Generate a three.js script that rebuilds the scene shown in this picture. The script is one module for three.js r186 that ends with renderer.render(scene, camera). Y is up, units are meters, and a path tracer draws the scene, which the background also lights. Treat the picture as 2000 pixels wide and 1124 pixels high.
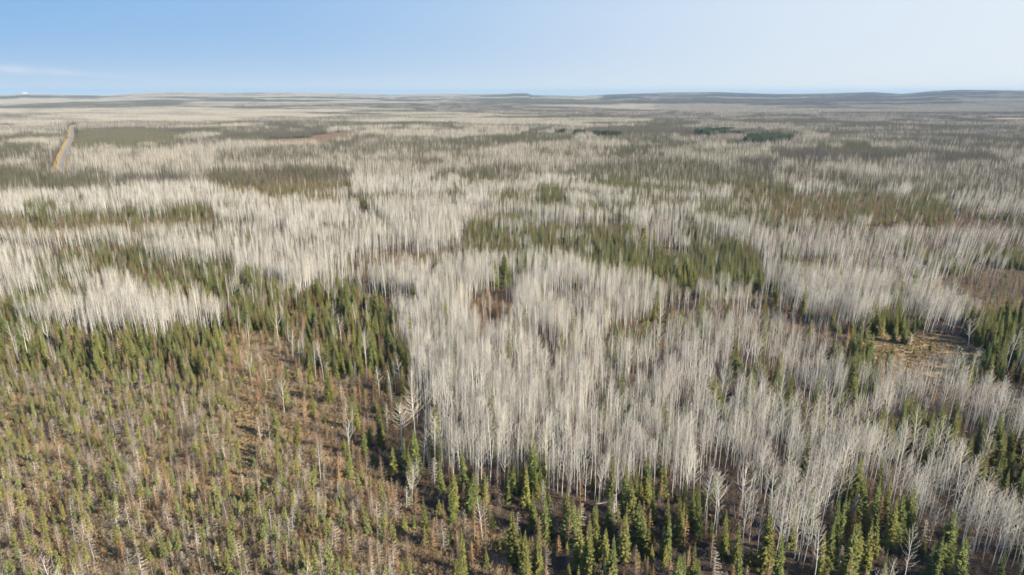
import * as THREE from 'three';
import { mergeGeometries } from 'three/addons/utils/BufferGeometryUtils.js';

// ---------------------------------------------------------------- camera, sky, sun, exposure
const scene = new THREE.Scene();
const camera = new THREE.PerspectiveCamera(45.75, 1024 / 575, 1, 60000);
camera.position.set(0, 120, 0);
camera.rotation.set(-0.2779, 0, 0);

const SUN = new THREE.Vector3(Math.sin(1.745) * Math.cos(0.47), Math.sin(0.47), -Math.cos(1.745) * Math.cos(0.47)).normalize();
const sun = new THREE.DirectionalLight(new THREE.Color().setRGB(1, 0.915, 0.765), 5.0);
sun.position.copy(SUN).multiplyScalar(3000);
sun.castShadow = true;
sun.shadow.mapSize.set(4096, 4096);
Object.assign(sun.shadow.camera, { left: -1500, right: 1500, top: 1500, bottom: -1500, near: 10, far: 8000 });
scene.add(sun, sun.target);
sun.target.position.set(0, 0, -700);

const clamp = (x, a, b) => Math.min(b, Math.max(a, x)), lerp = (a, b, t) => a + (b - a) * t;
const smooth = (a, b, x) => { const t = clamp((x - a) / (b - a), 0, 1); return t * t * (3 - 2 * t); };
function table(t, x) {   // piecewise linear
  if (x <= t[0][0]) return t[0][1];
  for (let i = 1; i < t.length; i++) if (x <= t[i][0]) return lerp(t[i - 1][1], t[i][1], (x - t[i - 1][0]) / (t[i][0] - t[i - 1][0]));
  return t[t.length - 1][1];
}
{
  const W = 2048, H = 1024, d = new Float32Array(W * H * 4), v = new THREE.Vector3();
  const glow = [[0, 1], [25, 0.95], [45, 0.86], [63, 0.82], [79, 0.68], [90, 0.5], [100, 0.31], [112, 0.14], [128, 0.04], [180, 0.03]];
  for (let j = 0; j < H; j++) for (let i = 0; i < W; i++) {
    const el = ((j + 0.5) / H - 0.5) * Math.PI, az = ((i + 0.5) / W - 0.5) * 2 * Math.PI, e = Math.max(0, el) * 57.2958;
    v.set(Math.cos(el) * Math.cos(az), Math.sin(el), Math.cos(el) * Math.sin(az));
    const gamma = Math.acos(clamp(v.dot(SUN), -1, 1)) * 57.2958;
    const a = table(glow, gamma) * Math.exp(-Math.max(0, e - 6) / 16), h = 0.62 * Math.exp(-e / 2.4);
    
    const up = smooth(4, 50, e);
    const base = [lerp(0.2, 0.07, up), lerp(0.445, 0.17, up), lerp(0.8, 0.42, up)], white = [0.9, 0.945, 0.975], low = [0.9, 0.93, 0.88];
    // one thin high cirrus streak low over the plain
    const azd = Math.atan2(v.x, -v.z) * 57.2958, s = (azd + 37) / 14, line = 1.62 - 0.78 * s;
    let c = 0.0;
    if (s > -1.5 && s < 1) { const q = (e - line) / (0.16 + 0.05 * Math.sin(s * 9)); c = 0.5 * Math.exp(-q * q) * smooth(1, 0.1, s) * smooth(-1.5, -0.6, s) * (0.75 + 0.25 * Math.sin(azd * 2.3)); }
    for (let k = 0; k < 3; k++) d[(j * W + i) * 4 + k] = lerp(lerp(lerp(base[k], white[k], a), low[k], h), [0.86, 0.87, 0.9][k], c) / 1.88;
    d[(j * W + i) * 4 + 3] = 1;
  }
  const t = new THREE.DataTexture(d, W, H, THREE.RGBAFormat, THREE.FloatType);
  t.mapping = THREE.EquirectangularReflectionMapping; t.magFilter = THREE.LinearFilter; t.minFilter = THREE.LinearFilter; t.needsUpdate = true;
  scene.background = t; scene.environment = t;
}
scene.fog = new THREE.FogExp2(new THREE.Color().setRGB(0.46, 0.72, 1.0), 0.000035);

const renderer = new THREE.WebGLRenderer({ antialias: true });
renderer.toneMapping = THREE.LinearToneMapping;
renderer.toneMappingExposure = 1.88;
renderer.shadowMap.enabled = true;

// ---------------------------------------------------------------- helpers
function rng(seed) { let a = seed | 0; return () => { a = (a + 0x6d2b79f5) | 0; let t = Math.imul(a ^ (a >>> 15), 1 | a); t = (t + Math.imul(t ^ (t >>> 7), 61 | t)) ^ t; return ((t ^ (t >>> 14)) >>> 0) / 4294967296; }; }
function hash(ix, iz, s) { let h = Math.imul(ix, 374761393) ^ Math.imul(iz, 668265263) ^ Math.imul(s + 11, 1274126177); h = Math.imul(h ^ (h >>> 13), 1274126177); h ^= h >>> 16; return (h >>> 0) / 4294967296; }
function noise(x, z, s) {
  const ix = Math.floor(x), iz = Math.floor(z), fx = x - ix, fz = z - iz, u = fx * fx * (3 - 2 * fx), v = fz * fz * (3 - 2 * fz);
  return lerp(lerp(hash(ix, iz, s), hash(ix + 1, iz, s), u), lerp(hash(ix, iz + 1, s), hash(ix + 1, iz + 1, s), u), v);
}
function fbm(x, z, s, o = 4) { let a = 0, k = 0.5, n = 0; for (let i = 0; i < o; i++) { a += k * noise(x, z, s + i * 7); n += k; x = x * 2.03 + 17.1; z = z * 2.03 - 9.7; k *= 0.5; } return a / n; }
const names = new Map();
function numbered(n) { const k = names.get(n) ?? 0; names.set(n, k + 1); return k ? n + '_' + String(k).padStart(3, '0') : n; }
function tag(o, label, category, group, kind) {
  if (label) o.userData.label = label;
  if (category) o.userData.category = category;
  if (group) o.userData.group = group;
  if (kind) o.userData.kind = kind;
  return o;
}
const shade = (o) => { o.castShadow = o.receiveShadow = true; return o; };

// collects triangles with vertex colours
class Build {
  constructor() { this.p = []; this.c = []; this.i = []; }
  v(x, y, z, c) { this.p.push(x, y, z); this.c.push(c[0], c[1], c[2]); return this.p.length / 3 - 1; }
  tri(a, b, c) { this.i.push(a, b, c); }
  tube(pts, rad, n, c, closed = true) {   // pts [[x,y,z]...], rad per point
    let prev = null;
    for (let k = 0; k < pts.length; k++) {
      const a = pts[Math.max(0, k - 1)], b = pts[Math.min(pts.length - 1, k + 1)];
      let tx = b[0] - a[0], ty = b[1] - a[1], tz = b[2] - a[2]; const l = Math.hypot(tx, ty, tz) || 1; tx /= l; ty /= l; tz /= l;
      let ux, uy, uz; if (Math.abs(ty) < 0.9) { ux = -tz; uy = 0; uz = tx; } else { ux = 0; uy = tz; uz = -ty; }
      const m = Math.hypot(ux, uy, uz); ux /= m; uy /= m; uz /= m;
      const wx = ty * uz - tz * uy, wy = tz * ux - tx * uz, wz = tx * uy - ty * ux, ring = [], col = typeof c === 'function' ? c(k / (pts.length - 1)) : c;
      if (closed && k === pts.length - 1) { const t = this.v(...pts[k], col); for (let q = 0; q < n; q++) this.tri(prev[q], prev[(q + 1) % n], t); break; }
      for (let q = 0; q < n; q++) { const g = (q / n) * 6.28318, cs = Math.cos(g) * rad[k], sn = Math.sin(g) * rad[k]; ring.push(this.v(pts[k][0] + ux * cs + wx * sn, pts[k][1] + uy * cs + wy * sn, pts[k][2] + uz * cs + wz * sn, col)); }
      if (prev) for (let q = 0; q < n; q++) { const r = (q + 1) % n; this.tri(prev[q], prev[r], ring[q]); this.tri(prev[r], ring[r], ring[q]); }
      prev = ring;
    }
  }
  spike(a, b, r, c) { this.tube([a, b], [r, 0], 3, c); }
  geo() {
    const g = new THREE.BufferGeometry();
    g.setAttribute('position', new THREE.Float32BufferAttribute(this.p, 3));
    g.setAttribute('color', new THREE.Float32BufferAttribute(this.c, 3));
    g.setIndex(this.i); g.computeVertexNormals();
    return g;
  }
}
const mul = (c, k) => [c[0] * k, c[1] * k, c[2] * k];
const tintOf = (r, k = 0.12) => { const b = 1 - k + 2 * k * r(), w = (r() - 0.5) * k; return [b * (1 + w), b, b * (1 - w)]; };

// ---------------------------------------------------------------- kinds of vegetation (heights in metres, base at the origin)
const BARK = [0.71, 0.685, 0.62], TWIG = [0.52, 0.47, 0.39], FARBARK = [0.54, 0.5, 0.42], FARTWIG = [0.44, 0.38, 0.3], DARKBARK = [0.2, 0.16, 0.13];
const C = (o) => Object.assign({}, o);

// a bare aspen: pale tapered stem, narrow crown of upswept limbs
function aspen(r, o) {
  const t = new Build(), w = new Build();
  const { H, base, R, limbs, twigs, rad, sides = 5, segs = 6, twigR = 0.02, limbR = 0.05, spread = 0.75, forks = 0, bark = BARK, twig = TWIG } = o;
  const lean = o.lean ?? 0.04, la = r() * 6.28, pts = [], rs = [];
  const bx = Math.cos(la) * lean * H, bz = Math.sin(la) * lean * H, kx = (r() - 0.5) * 0.5, kz = (r() - 0.5) * 0.5;
  const at = (f) => [bx * f * f + kx * Math.sin(f * 5), f * H, bz * f * f + kz * Math.sin(f * 4 + 1)];
  for (let k = 0; k <= segs; k++) { const f = k / segs; pts.push(at(f)); rs.push(rad * (1 - 0.86 * f)); }
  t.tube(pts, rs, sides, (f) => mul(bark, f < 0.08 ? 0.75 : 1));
  for (let k = 0; k < forks; k++) {   // large ascending forks
    const f = base * (0.75 + 0.35 * r()), p = at(f), a = r() * 6.28, L = H * (1 - f) * 0.85;
    t.tube([p, [p[0] + Math.cos(a) * L * 0.2, p[1] + L * 0.4, p[2] + Math.sin(a) * L * 0.2], [p[0] + Math.cos(a) * L * 0.27, p[1] + L, p[2] + Math.sin(a) * L * 0.27]], [rad * 0.6, rad * 0.4, 0], 4, bark);
  }
  for (let k = 0; k < limbs; k++) {
    const q = (k + r()) / limbs, f = base + (0.985 - base) * q, p = at(f), a = k * 2.399 + r() * 0.9;
    const env = Math.sin(Math.PI * Math.pow(clamp(q * 0.93 + 0.07, 0, 1), 0.62)) * 0.85 + 0.18, L = R * env * (0.65 + 0.6 * r());
    const up = spread * (0.7 + 0.6 * r()) * (0.8 + 0.5 * q), cx = Math.cos(a), cz = Math.sin(a);
    const m = [p[0] + cx * L * 0.55, p[1] + L * 0.5 * up, p[2] + cz * L * 0.55], e = [p[0] + cx * L, p[1] + L * 1.25 * up, p[2] + cz * L];
    const lr = limbR * (1.15 - 0.75 * q);
    w.tube([p, m, e], [lr, lr * 0.65, 0], 3, (g) => [lerp(bark[0], twig[0], g), lerp(bark[1], twig[1], g), lerp(bark[2], twig[2], g)]);
    for (let j = 0; j < twigs; j++) {
      const g = 0.25 + 0.75 * (j + r()) / twigs, s = g < 0.5 ? [lerp(p[0], m[0], g * 2), lerp(p[1], m[1], g * 2), lerp(p[2], m[2], g * 2)] : [lerp(m[0], e[0], g * 2 - 1), lerp(m[1], e[1], g * 2 - 1), lerp(m[2], e[2], g * 2 - 1)];
      const ta = a + (r() - 0.5) * 2.8, tl = (0.35 + 0.55 * r()) * Math.max(0.5, L * 0.5);
      w.spike(s, [s[0] + Math.cos(ta) * tl * 0.8, s[1] + tl * (0.35 + 0.7 * r()), s[2] + Math.sin(ta) * tl * 0.8], twigR * (0.8 + 0.5 * r()), mul(twig, 0.85 + 0.35 * r()));
    }
  }
  return { trunk: t, crown: w };
}

// a spruce or fir: tiers of drooping, ragged boughs on a straight stem
function spruce(r, o) {
  const t = new Build(), w = new Build();
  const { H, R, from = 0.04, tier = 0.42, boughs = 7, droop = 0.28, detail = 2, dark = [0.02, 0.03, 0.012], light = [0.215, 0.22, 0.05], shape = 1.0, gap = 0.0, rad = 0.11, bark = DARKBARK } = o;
  t.tube([[0, 0, 0], [0, H * 0.5, 0], [0, H, 0]], [rad, rad * 0.6, 0], 5, bark);
  const n = Math.max(6, Math.round((H * (1 - from)) / tier));
  for (let k = 0; k < n; k++) {
    const q = (k + 0.3 * r()) / n, y = H * (from + (1 - from) * q * 0.985), Rk = (R * Math.pow(1 - q, shape) + 0.12) * (0.86 + 0.28 * r());
    const nb = Math.max(3, Math.round(boughs * (0.45 + 0.55 * (1 - q)) + 0.5));
    for (let b = 0; b < nb; b++) {
      if (r() < gap) continue;
      const a = (b / nb) * 6.283 + k * 1.7 + r() * 0.8, L = Rk * (0.7 + 0.5 * r()), cx = Math.cos(a), cz = Math.sin(a), sx = -cz, sz = cx;
      const d = droop * (0.5 + r()) * (1 - 0.9 * q), y1 = y + 0.1 - L * d * 0.35 + q * 0.1 * L, y2 = y - L * d + q * L * 0.35, wd = L * (0.2 + 0.12 * r()) + 0.06;
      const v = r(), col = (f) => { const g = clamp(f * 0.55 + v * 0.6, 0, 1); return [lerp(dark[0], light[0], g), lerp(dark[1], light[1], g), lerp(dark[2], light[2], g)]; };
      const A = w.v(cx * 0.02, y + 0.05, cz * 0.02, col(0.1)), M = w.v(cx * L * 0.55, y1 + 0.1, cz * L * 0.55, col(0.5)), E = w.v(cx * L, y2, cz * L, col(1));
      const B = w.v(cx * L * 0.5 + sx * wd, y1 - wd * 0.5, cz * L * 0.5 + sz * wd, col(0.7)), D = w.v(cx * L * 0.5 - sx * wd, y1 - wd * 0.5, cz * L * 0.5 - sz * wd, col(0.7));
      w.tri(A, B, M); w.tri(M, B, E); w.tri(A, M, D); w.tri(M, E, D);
      if (detail > 1) for (const sg of [-1, 1]) {   // side sprays, uneven
        const f = 0.35 + 0.4 * r(), px = cx * L * f, pz = cz * L * f, py = lerp(y, y1, f * 1.6), sl = L * (0.3 + 0.22 * r());
        const e1 = [px + sx * sg * sl * 0.9 + cx * sl * 0.55, py - sl * 0.3, pz + sz * sg * sl * 0.9 + cz * sl * 0.55];
        const P = w.v(px, py + 0.05, pz, col(0.4)), Q = w.v(px + cx * sl * 0.5, py - 0.02, pz + cz * sl * 0.5, col(0.6)), T = w.v(...e1, col(1)), U = w.v(px + sx * sg * sl * 0.4 - cx * 0.06, py - 0.16, pz + sz * sg * sl * 0.4 - cz * 0.06, col(0.8));
        w.tri(P, Q, T); w.tri(P, T, U);
      }
    }
  }
  // leader
  w.spike([0, H * 0.96, 0], [0, H * 1.03, 0], 0.06, light);
  return { trunk: t, crown: w };
}

// a leafless larch or dead spruce: straight stem and many fine near-level branches
function larch(r, o) {
  const t = new Build(), w = new Build();
  const { H, R, from = 0.12, n = 60, twigs = 4, col = [0.3, 0.18, 0.09], stem = [0.25, 0.2, 0.16], rise = 0.12, shape = 0.85, br = 0.022, tr = 0.016, rad = 0.1, tuft = 0 } = o;
  const lx = (r() - 0.5) * 0.5, lz = (r() - 0.5) * 0.5;
  t.tube([[0, 0, 0], [lx * 0.4, H * 0.5, lz * 0.4], [lx, H, lz]], [rad, rad * 0.6, 0], 4, stem);
  for (let k = 0; k < n; k++) {
    const q = (k + r()) / n, y = H * (from + (1 - from) * q), a = k * 2.399 + r(), L = (R * Math.pow(1 - q, shape) + 0.15) * (0.55 + 0.65 * r()), rs = rise + (r() - 0.5) * 0.35 + q * 0.35;
    const cx = Math.cos(a), cz = Math.sin(a), p = [lx * q, y, lz * q], e = [p[0] + cx * L, y + L * rs, p[2] + cz * L], c = mul(col, 0.7 + 0.6 * r());
    w.spike(p, e, br * (1.2 - 0.5 * q), c);
    for (let j = 0; j < twigs; j++) {
      const g = 0.2 + 0.75 * r(), s = [lerp(p[0], e[0], g), lerp(p[1], e[1], g), lerp(p[2], e[2], g)], ta = a + (r() - 0.5) * 2.6, tl = L * (0.2 + 0.3 * r()) + 0.1;
      w.spike(s, [s[0] + Math.cos(ta) * tl, s[1] + tl * (r() - 0.45) * 0.9, s[2] + Math.sin(ta) * tl], tr, mul(c, 0.85 + 0.4 * r()));
    }
  }
  return { trunk: t, crown: w };
}

// a bog spruce: spindly, green and dense at the top, grey bare branches below
function bogSpruce(r, o) {
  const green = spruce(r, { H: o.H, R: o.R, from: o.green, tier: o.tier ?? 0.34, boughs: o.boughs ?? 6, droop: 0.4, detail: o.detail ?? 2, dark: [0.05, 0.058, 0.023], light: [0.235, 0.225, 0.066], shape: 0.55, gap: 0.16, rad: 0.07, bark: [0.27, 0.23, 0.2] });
  const dead = larch(r, { H: o.H * (o.green + 0.12), R: o.R * 0.95, from: 0.12, n: o.n ?? 30, twigs: o.twigs ?? 3, col: [0.42, 0.365, 0.285], shape: 0.25, rise: -0.3, br: o.br ?? 0.02, tr: o.tr ?? 0.015 });
  const off = green.crown.p.length / 3;
  green.crown.p.push(...dead.crown.p); green.crown.c.push(...dead.crown.c); for (const i of dead.crown.i) green.crown.i.push(i + off);
  return green;
}

// a pine: bare lower stem, irregular plumes of needles
function pine(r, o) {
  const t = new Build(), w = new Build();
  const { H, R, from = 0.35, n = 26, blades = 20, dark = [0.018, 0.032, 0.014], light = [0.07, 0.092, 0.028], rad = 0.22, size = 0.9 } = o;
  t.tube([[0, 0, 0], [0.1, H * 0.5, 0], [0, H * 0.97, 0]], [rad, rad * 0.6, 0.02], 6, [0.2, 0.15, 0.12]);
  for (let k = 0; k < n; k++) {
    const q = (k + r()) / n, y = H * (from + (0.96 - from) * q), a = k * 2.399 + r(), L = R * (Math.pow(1 - q, 0.7) * 0.95 + 0.12) * (0.5 + 0.7 * r()), cx = Math.cos(a), cz = Math.sin(a), e = [cx * L, y + L * 0.22, cz * L];
    t.tube([[0, y, 0], e], [0.06, 0], 3, [0.2, 0.15, 0.12]);
    const v = r();
    for (let j = 0; j < blades; j++) {
      const f = 0.45 + 0.6 * r(), s = size * (0.6 + 0.6 * r()), px = cx * L * f + (r() - 0.5) * s * 1.6, py = y + L * 0.22 * f + (r() - 0.35) * s * 0.8, pz = cz * L * f + (r() - 0.5) * s * 1.6, g = clamp(v * 0.6 + r() * 0.5, 0, 1);
      const c = [lerp(dark[0], light[0], g), lerp(dark[1], light[1], g), lerp(dark[2], light[2], g)], b = r() * 6.28, h = s * 0.5;
      const A = w.v(px, py + h * 0.7, pz, c), B = w.v(px + Math.cos(b) * h, py - h * 0.2, pz + Math.sin(b) * h, c), D = w.v(px + Math.cos(b + 2.1) * h, py - h * 0.2, pz + Math.sin(b + 2.1) * h, c), E = w.v(px + Math.cos(b + 4.2) * h, py - h * 0.2, pz + Math.sin(b + 4.2) * h, c);
      w.tri(A, B, D); w.tri(A, D, E); w.tri(A, E, B);
    }
  }
  return { trunk: t, crown: w };
}

// a leafless thicket shrub: a fan of thin stems
function shrub(r, o) {
  const w = new Build(), { H, R, stems = 13, twigs = 7, col = [0.2, 0.13, 0.09], sr = 0.022, tr = 0.014 } = o;
  for (let k = 0; k < stems; k++) {
    const a = r() * 6.28, f = Math.sqrt(r()), b = [Math.cos(a) * R * 0.3 * f, 0, Math.sin(a) * R * 0.3 * f], h = H * (1 - 0.45 * f * f) * (0.75 + 0.35 * r()), e = [Math.cos(a) * R * f, h, Math.sin(a) * R * f], m = [lerp(b[0], e[0], 0.4), h * 0.55, lerp(b[2], e[2], 0.4)], c = mul(col, 0.7 + 0.6 * r());
    w.tube([b, m, e], [sr, sr * 0.8, 0], 3, c);
    for (let j = 0; j < twigs; j++) {
      const g = 0.15 + 0.85 * r(), s = [lerp(m[0], e[0], g), lerp(m[1], e[1], g), lerp(m[2], e[2], g)], ta = r() * 6.28, tl = 0.25 + 0.5 * r();
      w.spike(s, [s[0] + Math.cos(ta) * tl * 0.7, s[1] + tl * (0.15 + 0.75 * r()), s[2] + Math.sin(ta) * tl * 0.7], tr, mul(c, 0.9 + 0.5 * r()));
    }
  }
  return w;
}

// a tussock of dry sedge
function tussock(r, o) {
  const w = new Build(), { H, R, n = 26, col = [0.4, 0.25, 0.11] } = o;
  for (let k = 0; k < n; k++) {
    const a = r() * 6.28, f = Math.sqrt(r()) * R, x = Math.cos(a) * f, z = Math.sin(a) * f, h = H * (0.5 + 0.6 * r()), b = a + (r() - 0.5) * 2, lx = Math.cos(b) * h * 0.7, lz = Math.sin(b) * h * 0.7, wd = 0.05 + 0.04 * r(), c = mul(col, 0.75 + 0.5 * r());
    const A = w.v(x - wd * Math.sin(b), 0, z + wd * Math.cos(b), c), B = w.v(x + wd * Math.sin(b), 0, z - wd * Math.cos(b), c), D = w.v(x + lx * 0.6, h * 0.85, z + lz * 0.6, c), E = w.v(x + lx * 1.3, h * 0.55, z + lz * 1.3, c);
    w.tri(A, B, D); w.tri(D, B, E); w.tri(A, D, E);
  }
  return w;
}

// ---------------------------------------------------------------- land cover: stands traced on the ground, in metres (x right, z towards the viewer)
const ROAD = [[-707.1,-1074],[-785.3,-1200],[-882.6,-1360],[-1006,-1566],[-1172,-1845],[-1326,-2100],[-1535,-2435],[-1725,-2754]];
function segDist(x, z, a, b) { const dx = b[0] - a[0], dz = b[1] - a[1], t = clamp(((x - a[0]) * dx + (z - a[1]) * dz) / (dx * dx + dz * dz), 0, 1); return Math.hypot(x - a[0] - dx * t, z - a[1] - dz * t); }
function roadDist(x, z) { let m = 1e9; for (let i = 1; i < ROAD.length; i++) m = Math.min(m, segDist(x, z, ROAD[i - 1], ROAD[i])); return m; }

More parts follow.
